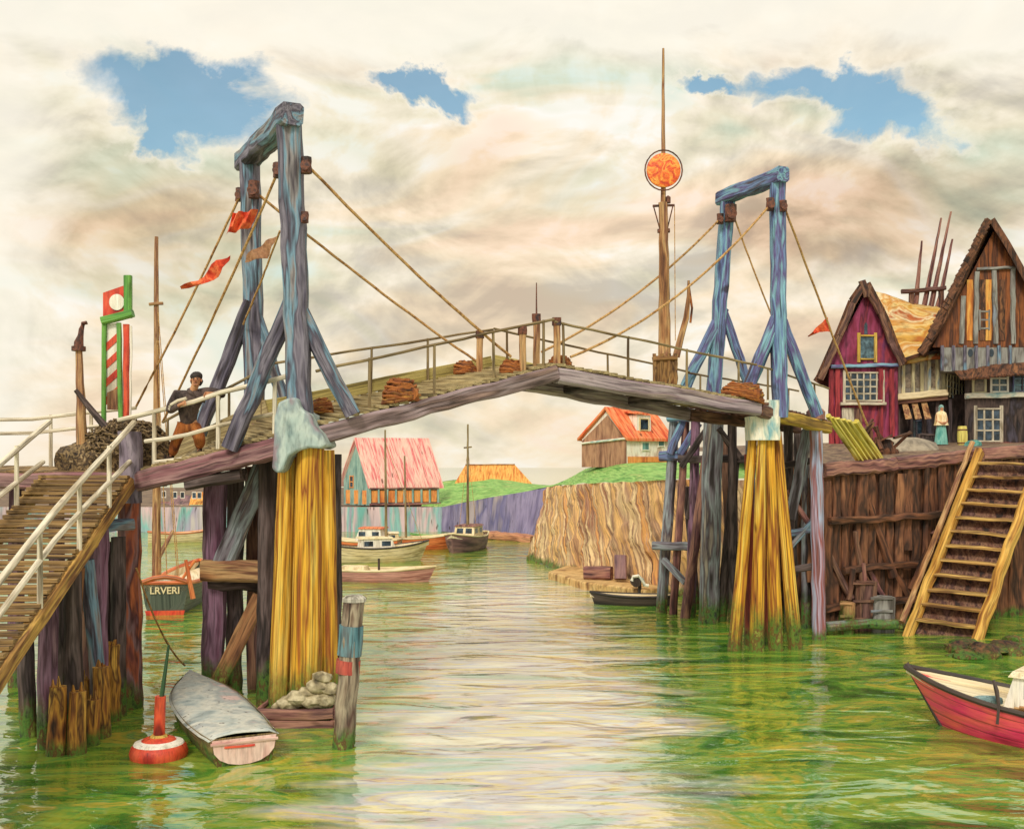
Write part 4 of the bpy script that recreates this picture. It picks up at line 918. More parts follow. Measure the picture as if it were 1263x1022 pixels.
# teal house on the far quay
Kh, Lh, Rh = Vector((P(456, 0, 81.0).x, 81.0, 2.0)), Vector((P(424, 0, 83.5).x, 83.5, 2)), Vector((P(540, 0, 82.6).x, 82.6, 2))
r, q, ax, ay, ro = house('waterfront_house', 'teal gabled house with pink streaked roof above an orange arcade', Kh, Lh, Rh, zat(593, 81), zat(541, 83)-.1, .45, TEALW, PINKR, .3)
n1_ = nrm(ax, Vector((-1, -.3, 0))); n2_ = nrm(ay)
window(r, q(.62, 0, zat(601, 82)), ax, .45, .9, ORW, (0, 1), n1_)
m_ = MB(); p0, p1 = q(0, .02, 2.25), q(0, .98, 2.25)
m_.prism([p0+n2_*.12, p1+n2_*.12, p1+n2_*.12+UP*.95, p0+n2_*.12+UP*.95], -n2_*.11); m_.build('arcade_wall', ORW, r)
for i in range(9):
    p = q(0, i/8, 2.0); MB().beam(p+n2_*.17, p+n2_*.17+UP*1.35, .16, .12, .01).build('arcade_post', TEALW, r)
MB().beam(q(0, 0, 3.36)+n2_*.2, q(0, 1, 3.36)+n2_*.2, .16, .14, .01).build('arcade_beam', RB, r)
MB().beam(q(-.03, -.02, 2.1)+n2_*.25, q(-.03, 1.02, 2.1)+n2_*.25, .3, .18, .015).build('plinth', RB, r)
for i in (0.1, .45, .8):
    m_ = MB(); p = q(.05+i*.9, 0, 2.1)+n1_*.03; m_.beam(p, p+UP*1.1, .55, .05, .006); m_.build('door', ORW, r)
m_ = MB(); p = q(.45, .8, zat(549, 82)); m_.pole(p-UP*.4, p+UP*.3, .12, .1, 7); m_.build('stove_pipe', PLH, r)
# orange roof behind the hill
bn = thing('barn', 'low barn with hipped orange roof showing above the green hill', 'barn', (P(605, 0, 94).x, 94, 2.6))
e0, e1, e2, e3 = P(560, 597, 92), P(657, 597, 92), P(650, 597, 98), P(566, 597, 98); r0, r1 = P(574, 573.5, 95), P(635, 573, 95)
m_ = MB(); m_.poly([e0, e1, e2, e3, r0, r1], [(0, 1, 5, 4), (1, 2, 5), (2, 3, 4, 5), (3, 0, 4), (0, 3, 2, 1)]); m_.t = [(v.x, 0, v.z*2) for v in m_.v]; m_.build('roof', ORR, bn, 20)
dz_ = Vector((0, 0, -1.6)); m_ = MB(); c_ = (e0+e2)/2; k4 = [c_+(p-c_)*.93 for p in (e0, e1, e2, e3)]
m_.poly(k4+[p+dz_ for p in k4], [(0, 1, 5, 4), (1, 2, 6, 5), (2, 3, 7, 6), (3, 0, 4, 7), (4, 5, 6, 7)]); m_.build('wall', ORW, bn)
MB().beam(r0+UP*.03, r1+UP*.03, .2, .12, .01).build('ridge_board', TN, bn)
# cottage on the mound
Kc = Vector((P(773, 0, 53).x, 53, zat(576, 53))); Lc_ = Vector((P(718, 0, 55.5).x, 55.5, 5)); Rc_ = Vector((P(826, 0, 54.6).x, 54.6, 5))
WPK = mat('white_cottage_wall', ['#cbb0a0', '#f0e2d2', '#f4ece0', '#e0c8b4'], (2, 2, 1), streak=.2)
r, q, ax, ay, ro = house('cottage', 'white fronted cottage with red orange roof and chimney on the grass mound', Kc, Lc_, Rc_, zat(540, 53.5), zat(503, 54)-.1, .42, WPK, REDR, .18)
n1_ = nrm(ax, Vector((-1, -.4, 0))); n2_ = nrm(ay)
m_ = MB(); g_ = [q(.0, 0, Kc.z), q(1, 0, Kc.z), q(1, 0, zat(543, 53.5)), q(.42, 0, zat(505, 54)-.3), q(0, 0, zat(543, 53.5))]
m_.prism([p+n1_*.03 for p in g_], -n1_*.02); m_.build('gable_boards', BRW, r)
MB().beam(q(-.03, 0, zat(541, 53.5))+n1_*.07, q(.98, 0, zat(546, 54.5))+n1_*.07, .14, .1, .01).build('gable_band', CHALK, r)
m_ = MB(); m_.prism([q(0, .02, Kc.z)+n2_*.03, q(0, 1, Kc.z)+n2_*.03, q(0, 1, Kc.z+.55)+n2_*.03, q(0, .02, Kc.z+.55)+n2_*.03], -n2_*.02); m_.build('brick_base', ORW, r)
window(r, q(0, .34, zat(555, 53.5)), ay, .5, .42, WHT, (0, 0), n2_, .05, mat('teal_pane', ['#3a6a6a', '#5a8a86', '#78a6a0'], rough=.2))
window(r, q(0, .72, zat(550, 53.5)), ay, .42, .32, WHT, (0, 0), n2_, .05, MATS['teal_pane'])
dm = q(.2, .48, 0); dz = zat(524, 53.2)
d_ = MB(); a_ = ay.normalized(); d_.prism([dm+n2_*.45+a_*-.5+UP*(dz-.45), dm+n2_*.45+a_*.5+UP*(dz-.45), dm+n2_*.45+a_*.45+UP*(dz+.55), dm+n2_*.45+a_*-.45+UP*(dz+.55)], -n2_*1.0); dd = d_.build('dormer', WHT, r)
window(r, dm+n2_*.46-a_*.3+UP*(dz-.25), a_, .6, .6, CRM, (0, 0), n2_, .06)
dr = MB(); dr.prism([dm+n2_*.55-a_*.6+UP*(dz+.58), dm+n2_*.55+a_*.6+UP*(dz+.58), dm-n2_*.7+a_*.6+UP*(dz+.72), dm-n2_*.7-a_*.6+UP*(dz+.72)], (0, 0, .08)); dr.build('dormer_roof', REDR, dd)
p = q(.42, .52, 0); MB().box((p.x-.22, p.y-.2, zat(512, 54)), (p.x+.22, p.y+.2, zat(484, 54)), .008).build('chimney', BRW, ro)

# far left waterfront houses under the approach
for nm, lb, x0, x1, top, mid, base, wm, rm, Y in (('waterfront_house', 'pale pink far house with mauve roof under the left approach', 209, 231, 614, 625, 650, mat('pale_pink_wall', ['#d0a8a0', '#e8cabc', '#f0dccc'], streak=.2), PLH, 84),
        ('waterfront_house', 'teal far shed with orange roof under the left approach', 234, 249, 610, 628, 652, mat('mint_wall', ['#5a9a80', '#78b89a', '#94c8ac'], streak=.2), ORR, 83),
        ('waterfront_house', 'orange far house with pale base right of the teal shed', 250, 268, 612, 632, 652, ORW, REDR, 85),
        ('waterfront_house', 'small mauve far house at the left of the pale pink house', 188, 207, 622, 632, 652, PLH, RB, 86)):
    K = Vector((P(x0, 0, Y).x, Y, 1.97)); Rr = Vector((P(x1, 0, Y).x, Y+.2, 1.97)); Ll = Vector((K.x-.4, Y+3.5, 1.97))
    r, q, ax, ay, ro = house(nm, lb, K, Ll, Rr, zat(mid, Y), zat(top, Y), .5, wm, rm, .12)
    for i in (.2, .6): window(r, q(0, i, 2.5), ay, .3, .5, WHT, (0, 0), nrm(ay), .04)

# magenta house on the right quay
YH = 46.0
MAG = mat('magenta_wall', ['#3e1426', '#7d2440', '#9a3c62', '#5e1a34', '#a03a48', '#70305a'], (1.4, 1.4, .5), streak=.35, spread=.4)
BRK = mat('dark_shingle', ['#2a1a14', '#5a3826', '#7a4e34', '#3a261c', '#8a5c3a'], (3, 3, .8), streak=.5, bump=.6)
def pz(px, py, Y=YH): return P(px, py, Y)
mh = thing('gabled_house', 'narrow magenta gabled house with brown bargeboards and small framed attic window', 'house', (P(1064, 0, YH).x, YH+2.5, 6.0))
m_ = MB(); m_.prism([pz(1022, 560), pz(1107, 560), pz(1107, 440), pz(1068, 360), pz(1036, 422), pz(1022, 455)], (2.2, 5, 0)); m_.build('wall', MAG, mh)
m_ = MB()
for pl in ([(1066, 352), (1052, 372), (1036, 412), (1012, 466), (1008, 472)], [(1068, 350), (1086, 384), (1100, 420), (1113, 448)]):
    pts = [pz(x, y, YH-.25) for x, y in pl]
    for i in range(len(pts)-1):
        a, b = pts[i], pts[i+1]; n = Vector((-(b-a).z, 0, (b-a).x)).normalized(); n = n if n.z > 0 else -n
        m_.prism([a, b, b+n*.22, a+n*.22], (2.33, 5.3, 0))
ro = m_.build('roof', BRK, mh, 30)
m_ = MB()
for pl in ([(1066, 353), (1052, 374), (1036, 414), (1012, 468)], [(1068, 352), (1086, 386), (1100, 422), (1113, 450)]):
    for i in range(len(pl)-1): m_.beam(pz(*pl[i], YH-.34), pz(*pl[i+1], YH-.34), .26, .14, .03)
m_.beam(pz(1069, 366, YH-.36), pz(1063, 346, YH-.36), .3, .2, .03); m_.beam(pz(1069, 366, YH-.36), pz(1072, 352, YH-.36), .2, .18, .03)
m_.build('bargeboard', BR, mh)
window(mh, pz(1059, 443), (1, 0, 0), .75, 1.05, YB, (0, 0), (0, -1, 0), .14, mat('blue_grey_pane', ['#24343c', '#4a6470', '#6a8894'], (2, 2, 2), rough=.15))
m_ = MB(); m_.prism([pz(1066, 412, YH-.02), pz(1070, 412, YH-.02), pz(1070, 400, YH-.02), pz(1068, 397, YH-.02), pz(1066, 400, YH-.02)], (0, .015, 0)); m_.build('slit_window', GLASS, mh)
MB().beam(pz(1024, 452, YH-.1), pz(1108, 450, YH-.1), .24, .16, .015).build('string_course', BL2, mh)
GRB = mat('grey_beige_frame', ['#807662', '#b8ae98', '#d0c6b0', '#988c74'], (3, 3, .8), streak=.35)
for i, (x, w, y0, h, bb) in enumerate(((1041, 1.75, 494, 1.25, (5, 3)),)):
    window(mh, pz(x, y0), (1, 0, 0), w, h, GRB, bb, (0, -1, 0), .12)
MB().beam(pz(1036, 498, YH-.12), pz(1092, 498, YH-.12), .3, .14, .01).build('sill', GRB, mh)
m_ = MB(); m_.beam(pz(1046, 545, YH-.02), pz(1046, 503, YH-.02), .55, .08, .01); m_.build('door', GRB, mh)
m_ = MB(); m_.beam(pz(1058, 545, YH-.02), pz(1058, 503, YH-.02), .4, .08, .01); m_.build('door', BR, mh)
for x in (1025, 1033, 1086, 1100): MB().beam(pz(x, 548, YH-.04), pz(x, 455, YH-.04), .22, .1, .02).build('wall_post', mat('crimson_post', ['#4e1620', '#8e2a34', '#a83c40', '#701f2a']), mh)

# gallery house with patched yellow roof
gh = thing('gallery_house', 'old house with patched yellow roof and grey glazed gallery over a dark arcade', 'house', (P(1150, 0, 48).x, 49, 6.1))
DKW = mat('dark_stall_wall', ['#1e1816', '#3c2e2a', '#54443e', '#2a201e', '#4a4450'], (1.6, 1.6, .6), streak=.5)
YG = 47.2
m_ = MB(); m_.prism([pz(1106, 560, YG), pz(1194, 560, YG), pz(1194, 486, YG), pz(1106, 490, YG)], (.5, 4.5, 0)); m_.build('wall', DKW, gh)
GLW = mat('gallery_plaster', ['#7d746c', '#aca296', '#c0b49c', '#90867c'], (2, 2, .8), streak=.3)
m_ = MB(); m_.prism([pz(1105, 488, 46.7), pz(1165, 482, 46.7), pz(1166, 434, 46.7), pz(1105, 442, 46.7)], (.6, 5, 0)); ga = m_.build('gallery', GLW, gh)
PALE = mat('pale_gallery_frame', ['#8a8474', '#cabe94', '#d8cda4', '#94a8b4'], (3, 3, .8), streak=.3)
for x in (1106, 1114, 1126, 1137, 1146, 1156, 1164): MB().beam(pz(x, 486, 46.66), pz(x, 440, 46.66), .16, .1, .01).build('gallery_post', PALE, gh)
for x0, x1 in ((1116, 1124), (1128, 1135), (1147, 1155)):
    m_ = MB(); m_.prism([pz(x0, 478, 46.68), pz(x1, 478, 46.68), pz(x1, 448, 46.68), pz(x0, 448, 46.68)], (0, .01, 0)); m_.build('pane', mat('dusty_pane', ['#4a443c', '#7d6c5a', '#90806c'], (2, 2, 2), rough=.25), gh)
MB().beam(pz(1103, 490, 46.5), pz(1168, 484, 46.5), .22, .3, .015).build('gallery_sill', CRM, gh)
MB().beam(pz(1103, 496, 46.6), pz(1168, 490, 46.6), .18, .24, .015).build('gallery_beam', BR, gh)
# corner bay of lattice
m_ = MB(); m_.prism([pz(1167, 490, 46.7), pz(1192, 496, 48.4), pz(1192, 440, 48.4), pz(1167, 434, 46.7)], (.1, 2.5, 0)); m_.build('side_wall', DKW, gh)
m_ = MB()
for i in range(7):
    x = 1168+i*3.6; Y = 46.66+i*.25; m_.beam(pz(x, 489+i*.8, Y), pz(x+1.5, 437+i*.8, Y), .07, .05, .006)
for i in range(6):
    m_.beam(pz(1168, 444+i*8, 46.62), pz(1191, 452+i*8, 48.3), .07, .05, .006)
m_.build('lattice', PALE, gh)
PATCH = mat('patched_yellow_roof', ['#b86e2a', '#d8a648', '#e6c884', '#cc8a34', '#ecd8a8', '#bc6632'], (.8, .8, .8), streak=.3, spread=.34, bump=.5, dist=1.)
m_ = MB(); ev = [pz(1096, 450, 46.4), pz(1108, 446, 46.3), pz(1152, 440, 46.3), pz(1172, 436, 46.3)]; rg = [pz(1076, 358, 49.5), pz(1092, 362, 49.6), pz(1125, 374, 49.8), pz(1172, 380, 49.8)]
m_.ruled(ev, rg, 26, 16, .12, 1.1); rr_ = m_.build('roof', PATCH, gh, 60); so = rr_.modifiers.new('solid', 'SOLIDIFY'); so.thickness = .16
for k in ((pz(1104, 446, 46.15), pz(1140, 436, 46.15)), (pz(1140, 436, 46.15), pz(1170, 430, 46.15)), (pz(1170, 430, 46.15), pz(1196, 444, 48.4))):
    m_ = MB(); m_.beam(k[0], k[1], .4, .16, .03); m_.build('eave_board', BRK, gh)
for i in range(5):
    x = 1108+i*16; MB().beam(pz(x, 552, 46.9), pz(x, 492, 46.9), .16, .16, .015).build('arcade_post', DK, gh)
for i, x in enumerate((1112, 1124, 1136)):
    m_ = MB(); m_.prism([pz(x, 495, 46.7), pz(x+7, 495, 46.7), pz(x+13, 516, 46.0), pz(x+5, 517, 46.0)], (0, .04, .02)); m_.build('awning_strip', TN, gh)
window(gh, pz(1122, 548, 47.17), (1, 0, 0), .6, 1.1, BL, (1, 0), (0, -1, 0), .09)
# rack of poles on the roof
pk_ = thing('pole_rack', 'four thin poles standing in a wooden rack above the yellow roof', 'pole rack', (P(1140, 0, 49.9).x, 49.9, zat(384, 49.9)))
YR = 49.9
for a, b in (((1129, 380), (1137, 297)), ((1139, 384), (1161, 269)), ((1147, 384), (1173, 261)), ((1156, 384), (1175, 295))): MB().pole(pz(*a, YR), pz(*b, YR), .14, .045, 7).build('pole', RB, pk_)
MB().beam(pz(1112, 360, YR-.15), pz(1166, 355, YR-.15), .24, .2, .02).build('rack_rail', BR, pk_)
for x in (1124, 1161): MB().beam(pz(x, 388, YR-.1), pz(x, 358, YR-.1), .22, .2, .015).build('rack_post', BR, pk_)

# tall house at the right edge
YT = 45.6
th = thing('tall_gabled_house', 'tall dark timbered house with steep brown gable at the right edge', 'house', (P(1225, 0, YT).x, YT+3, 6.1))
TMB = mat('dark_timbered_gable', ['#3a2016', '#6a3a22', '#94562c', '#4c2c1e', '#7a4428'], (2.2, 2.2, .35), streak=.5)
m_ = MB(); m_.prism([pz(1150, 428, YT), pz(1310, 428, YT), pz(1226, 284, YT)], (3.1, 6, 0)); m_.build('gable', TMB, th)
GRP = mat('grey_plank_wall', ['#5a544e', '#8a8682', '#9a9a94', '#6e6862', '#8a94a0'], (2.6, 2.6, .5), streak=.35)
m_ = MB(); m_.prism([pz(1160, 458, YT+.02), pz(1310, 458, YT+.02), pz(1310, 424, YT+.02), pz(1160, 424, YT+.02)], (2.8, 6, 0)); m_.build('upper_wall', GRP, th)
m_ = MB(); m_.prism([pz(1190, 560, YT+.3), pz(1310, 560, YT+.3), pz(1310, 455, YT+.3), pz(1190, 455, YT+.3)], (2.8, 6, 0)); m_.build('lower_wall', DKW, th)
m_ = MB()
for pl in ([(1221, 272), (1205, 305), (1186, 350), (1165, 395), (1140, 432), (1136, 436)], [(1221, 272), (1240, 302), (1275, 365), (1318, 436)]):
    for i in range(len(pl)-1):
        a, b = pz(*pl[i], YT-.5), pz(*pl[i+1], YT-.5); n = Vector((-(b-a).z, 0, (b-a).x)).normalized(); n = n if n.z > 0 else -n
        m_.prism([a-n*.05, b-n*.05, b+n*.25, a+n*.25], (3.41, 6.6, 0))
m_.build('roof', BRK, th, 30)
m_ = MB()
for i in range(26):
    t = i/26; a = Vector((1221, 272)).lerp(Vector((1140, 434)), t); b = Vector((1221, 272)).lerp(Vector((1140, 434)), t+.045)
    m_.beam(pz(a.x-1, a.y-1, YT-.58), pz(b.x-4, b.y+1, YT-.58), .3, .1, .03, seg=2)
m_.build('ragged_eave', BRK, th)
for x0, y0, x1, y1 in ((1203, 424, 1205, 335), (1228, 424, 1226, 330), (1186, 424, 1188, 365), (1250, 424, 1249, 330), (1204, 332, 1250, 330)):
    MB().beam(pz(x0, y0, YT-.04), pz(x1, y1, YT-.04), .2, .12, .015).build('gable_timber', GRP, th)
for x in (1196, 1212, 1219, 1236): 
    m_ = MB(); m_.beam(pz(x, 420, YT-.01), pz(x, 345, YT-.01), .26, .05, .01); m_.build('gable_board', ORR if x in (1196, 1219) else BRK, th)
window(th, pz(1208, 405, YT), (1, 0, 0), .42, .75, GRP, (0, 1), (0, -1, 0), .08)
for x in (1162, 1176, 1190, 1204, 1218, 1232, 1246): MB().beam(pz(x, 457, YT-.02), pz(x, 426, YT-.02), .14, .1, .01).build('wall_post', BL, th)
for x in (1197, 1223):
    m_ = MB(); m_.prism([pz(x-3+6*.5*(1+math.cos(a)), 430+5*(1-math.sin(a)), YT-.005) for a in [i*.449 for i in range(14)]], (0, .02, 0)); m_.build('round_window', GLASS, th)
m_ = MB()
m_.ruled([pz(1190, 467, YT-.75), pz(1225, 463, YT-.75), pz(1310, 458, YT-.75)], [pz(1194, 455, YT-.02), pz(1226, 449, YT-.02), pz(1310, 444, YT-.02)], 24, 5, .04, 3.)
for i in range(13): a = pz(1190+i*9, 468-i*.7, YT-.78); m_.beam(a, a+Vector((.05, .75, .45)), .3, .07, .02)
m_.build('pent_roof', BRK, th)
window(th, pz(1200, 484, YT+.3), (1, 0, 0), .55, .85, PALE, (0, 0), (0, -1, 0), .1, MATS['dusty_pane'])
window(th, pz(1222, 483, YT+.3), (1, 0, 0), .75, .9, WHT, (1, 2), (0, -1, 0), .09, MATS['blue_grey_pane'])
window(th, pz(1250, 483, YT+.3), (1, 0, 0), .75, .9, BL2, (1, 2), (0, -1, 0), .09, MATS['blue_grey_pane'])
MB().beam(pz(1191, 488, YT+.2), pz(1300, 486, YT+.2), .2, .24, .015).build('sill_beam', CHALK, th)
window(th, pz(1203, 544, YT+.3), (1, 0, 0), 1.15, 1.45, GRB, (2, 2), (0, -1, 0), .15)
MB().beam(pz(1192, 550, YT+.1), pz(1300, 549, YT+.1), .3, .3, .02).build('plinth', mat('dull_red_step', ['#5a2a24', '#8a4038', '#70342e']), th)

# ------------------------------------------------------------------ right quay, stairs, small things
QW = mat('brown_crib_timber', ['#22150e', '#5e3826', '#845438', '#3a2418', '#6a422c', '#9c6a48'], (1.8, 1.8, .4), streak=.6, bump=.7, algae=.35, spread=.4)
qd = thing('crib_wall', 'dark brown timber crib wall of the right quay between pink pile and stairs', 'wall', (14, 33.5, -.5))
front = [Vector((9.5, 38.5, 0)), Vector((9.52, 31.6, 0)), Vector((P(1100, 0, 32.9).x, 32.9, 0)), Vector((P(1205, 0, 34.4).x, 34.4, 0)), Vector((P(1420, 0, 37.5).x, 37.5, 0))]
tops = [p.z-.03 for p in SW]
m_ = MB(); m_.ruled([p-UP*.6 for p in front], [p+UP*t for p, t in zip(front, tops)], 90, 18, .06, 1.2); m_.build('backing', QW, qd)
m_ = MB(); dist = 0
for i in range(len(front)-1):
    a, b = front[i], front[i+1]; L_ = (b-a).length; n_ = int(L_/.34); u = (b-a).normalized(); nn = nrm(u, Vector((-.3, -1, 0)))
    for j in range(n_):
        t = (j+.5)/n_; p = a.lerp(b, t)+nn*R(.02, .14); zt = tops[i]+(tops[i+1]-tops[i])*t-R(.1, .5)
        if random.random() < .12: continue
        z0 = -.5 if random.random() < .65 else R(.5, 2.5)
        k_ = R(-.35, .35) if random.random() < .35 else R(-.1, .1)
        m_.beam(p+UP*z0-u*k_, p+UP*zt+u*k_, R(.16, .36), R(.08, .2), .03)
m_.build('planking', QW, qd)
for i in range(1, 4):
    a, b = front[i]+UP*(tops[i]-.02), front[i+1]+UP*(tops[i+1]-.02); nn = nrm(b-a)
    MB().beam(a+nn*.12-UP*.12, b+nn*.12-UP*.12, .34, .42, .03, seg=14).build('cap_beam', RB, qd)
for z, a_, b_ in ((3.4, .02, .8), (1.9, .1, 1.0), (.75, 0, .9)):
    a, b = front[1].lerp(front[3], a_)+UP*z, front[1].lerp(front[3], b_)+UP*(z+.15); MB().beam(a+Vector((.1, -.22, 0)), b+Vector((.1, -.22, 0)), .2, .22, .03).build('waling', QW, qd)
for i in range(14):
    t = R(.04, .85); a = front[1].lerp(front[3], t)+Vector((0, -.3, R(.3, 1.8))); MB().pole(a, a+Vector((R(-1.6, 1.6), -.1, R(.5, 2.6))), R(.08, .16), R(.06, .12), 8, .015).build('slanted_log', (BR, QW, QW, RB)[i % 4], qd)
m_ = MB(); m_.pole(W(1018, 783)+UP*.25, P(1070, 768, 31.2), .16, .15, 9, .02); m_.pole(P(1070, 768, 31.2), P(1124, 771, 31.2), .15, .16, 9, .02)
tag(m_.build('boom_log', GY), 'bent grey log lying along the foot of the brown crib wall', 'log')
for i, (x0, x1, y0, y1, Y, m, lb) in enumerate(((1052, 1078, 765, 716, 31.9, BR, 'tall brown crate leaning against the foot of the crib wall'), (1074, 1100, 768, 735, 31.7, GRP, 'grey planked crate right of the tall brown crate'), (1036, 1050, 772, 742, 31.4, TNP, 'small tan crate nearest the pink pile'))):
    m_ = MB(); m_.beam(P((x0+x1)/2, y0+14, Y), P((x0+x1)/2+2, y1, Y), (x1-x0)*Y/F, .55, .015); 
    for k in (.25, .6, .95):
        y = y0+14+(y1-y0-14)*k; m_.beam(P(x0, y, Y-.3), P(x1+1, y, Y-.3), .06, .08, .006)
    tag(m_.build('crate', m), lb, 'crate', 'crates at the foot of the crib wall')
# stairs
SV = Vector((3.41, 2.9, 5.4)); S0 = Vector((12.04, 31.0, .1)); S1 = Vector((13.75, 30.3, 0.0))
sr = thing('stairs', 'steep yellow timber stairs climbing from the water to the right quay', 'stairs', (12.9, 30.6, -.2))
YST = mat('yellow_stair_timber', ['#7a4a20', '#c8923c', '#e0b45a', '#a06c2e', '#d8a848'], (3, 3, .35), streak=.45)
YSD = mat('worn_tread', ['#5a3a1e', '#a87c40', '#cfa860', '#7a5630', '#b8904e'], (2.4, 4, .4), streak=.5)
MB().beam(S0-SV*.05, S0+SV*1.02, .22, .34, .025, seg=14).build('stringer', YST, sr)
MB().beam(S1-SV*.05, S1+SV*1.02, .24, .36, .025, seg=14).build('stringer', YST, sr)
dirn = Vector((SV.x, SV.y, 0)).normalized()
for i in range(12):
    t = .06+i*.081; a, b = S0+SV*t, S1+SV*t; j = Vector((0, 0, R(-.03, .03))); m = YSD
    MB().beam(a+j+dirn*.05, b-j+dirn*.05, .38, .09, .014, seg=5).build('tread', m, sr)
MB().poly([S0-SV*.02+dirn*.34-UP*.1, S1-SV*.02+dirn*.34-UP*.1, S1+SV*.98+dirn*.34-UP*.1, S0+SV*.98+dirn*.34-UP*.1], [(0, 1, 2, 3)]).build('backing_boards', BR, sr)
MB().pole(S0+SV*.0+Vector((-.28, -.1, .3)), S0+SV*1.0+Vector((-.25, -.1, .4)), .09, .08, 9, .012).build('side_rail', TN, sr)
# gangway
gw = thing('gangway', 'yellow cleated gangway slanting down from the bridge end to the quay', 'gangway', (P(1055, 0, 32).x, 32, 5.3))
a0, a1, b0, b1 = P(1021, 514, 31.0), P(1056, 521, 31.4), P(1058, 568, 32.2), P(1087, 567, 33.2)
YGW = mat('pale_yellow_boards', ['#a08a30', '#d8c450', '#e6d878', '#b8a040'], (3, 6, .4), streak=.35)
planks(a0, a1, b0, b1, 5, .07, .006).build('boards', YGW, gw)
for (x, y) in ((a0, b0), (a1, b1)): MB().beam(x+UP*.04, y+UP*.04, .14, .14, .01).build('side_rail', YGW, gw)
for i in range(7):
    t = .1+i*.13; MB().beam(lerp(a0, b0, t)+UP*.07, lerp(a1, b1, t)+UP*.07, .09, .07, .006).build('cleat', YB, gw)
# clutter on the quay
m_ = MB(); m_.rock(P(1118, 560, 38), 1.3, .9, .6, .3, 3); tag(m_.build('boulder', mat('grey_boulder', ['#5a5048', '#8f8474', '#a89c88', '#6e6458'], (1, 1, 1), streak=.35)), 'low grey boulder humped on the quay in front of the arcade', 'boulder')
m_ = MB(); c = P(1080, 555, 36.0)
for i in range(22):
    a = c+Vector((R(-.7, .6), R(-.3, .3), R(-.1, .5))); m_.beam(a, a+Vector((R(-.7, .7), R(-.2, .2), R(.0, .7))), R(.08, .2), R(.05, .12), .015)
for i in range(4): m_.rock(c+Vector((R(-.5, .5), .2, R(-.1, .2))), .4, .3, .3, .5, 3)
tag(m_.build('scrap_heap', BRK), 'dark brown scrap heap behind the gangway', 'heap')
yb_ = thing('barrel', 'slim upright yellow barrel right of the woman on the quay', 'barrel', P(1187, 551, 42))
MB().lathe(P(1187, 551, 42), [(.02, 0), (.17, 0), (.2, .3), (.2, .5), (.17, .84), (.15, .85), (.02, .82)], 18).build('body', YGW, yb_)
for z in (.12, .66): MB().lathe(P(1187, 551, 42), [(.17, z), (.205, z+.02), (.205, z+.05), (.17, z+.07)], 18).build('hoop', IRON, yb_)
m_ = MB(); c = P(1200, 552, 41); m_.rock(c+UP*.1, .35, .3, .22, .3); tag(m_.build('net_bundle', mat('teal_net', ['#2e6a64', '#4f8f86', '#6fa89c'], (4, 4, 4))), 'small teal net bundle at the quay edge beside the yellow barrel', 'net')
cr_ = MB(); c = P(1143, 551, 43); cr_.beam(c, c+UP*.55, .75, .6, .015); 
for z in (.1, .3, .5): cr_.beam(c+Vector((-.4, -.32, z)), c+Vector((.4, -.32, z)), .05, .1, .006)
tag(cr_.build('crate', DK), 'dark crate standing left of the woman on the quay', 'crate')

# ------------------------------------------------------------------ signal mast
YM = 27.6
sm = thing('signal_mast', 'tall thin mast with an orange red disc above the right span', 'signal mast', (P(820, 0, YM).x, YM, zat(472, YM)))
PB = mat('brown_pedestal', ['#3a2418', '#7a5030', '#a07a48', '#5a3a24', '#b8945c'], (4, 4, 1), streak=.5)
m_ = MB(); c0 = P(820, 476, YM); c1 = P(820, 440, YM); m_.beam(c0, c1, .62, .55, .02, seg=4)
for x in (808, 816, 825, 833): m_.beam(P(x, 474, YM-.3), P(x+R(-1, 1), 436, YM-.3), .09, .06, .01)
m_.beam(P(806, 443, YM-.32), P(835, 441, YM-.32), .1, .1, .01); m_.build('pedestal', PB, sm)
MB().pole(c1-UP*.1, P(818, 250, YM), .17, .12, 10, .012).build('lower_mast', TN, sm)
MB().pole(P(818, 252, YM), P(818, 60, YM), .07, .03, 8, .004).build('topmast', TN, sm)
dc = P(818.5, 210, YM-.14); DISC = mat('orange_red_disc', ['#c8401c', '#e85a22', '#f0862e', '#f4b04a', '#e2501e'], (3.4, 3.4, 3.4), streak=.2, spread=.3, rough=.5, dist=1.6)
m_ = MB(); m_.lathe(dc, [(.01, -.05), (.36, -.045), (.455, -.02), (.46, .02), (.36, .04), (.01, .05)], 40, 'y'); m_.build('signal_disc', DISC, sm)
m_ = MB(); m_.tube([dc+Vector((.50*math.cos(i*.2618), 0, .54*math.sin(i*.2618))) for i in range(25)], .02, 6); m_.build('disc_hoop', IRON, sm)
MB().beam(P(805, 254, YM), P(832, 253, YM), .06, .06, .006).build('crosstree', IRON, sm)
for x0, x1 in ((806, 814), (830, 823)): MB().tube([P(x0, 254, YM), P(x1, 283, YM)], .018, 5).build('strut', IRON, sm)
MB().beam(P(811, 285, YM), P(826, 284, YM), .12, .1, .008).build('mast_band', IRON, sm)
MB().lathe(P(824, 246, YM), [(.02, -.1), (.07, -.1), (.07, .06), (.02, .1)], 10).build('lamp', IRON, sm)
MB().tube([P(834, 440, YM), P(840, 415, YM), P(846, 392, YM), P(849, 365, YM), P(849, 346, YM)], .085, 8, .01, [1.2, 1, .9, .6, .4]).build('jib_boom', TN, sm)
MB().tube([P(849, 350, YM), P(854, 380, YM), P(851, 398, YM)], .03, 6, .01).build('tackle', ROPED, sm)
MB().tube([P(832, 254, YM), P(833, 420, YM)], .012, 5).build('halyard', ROPE, sm)

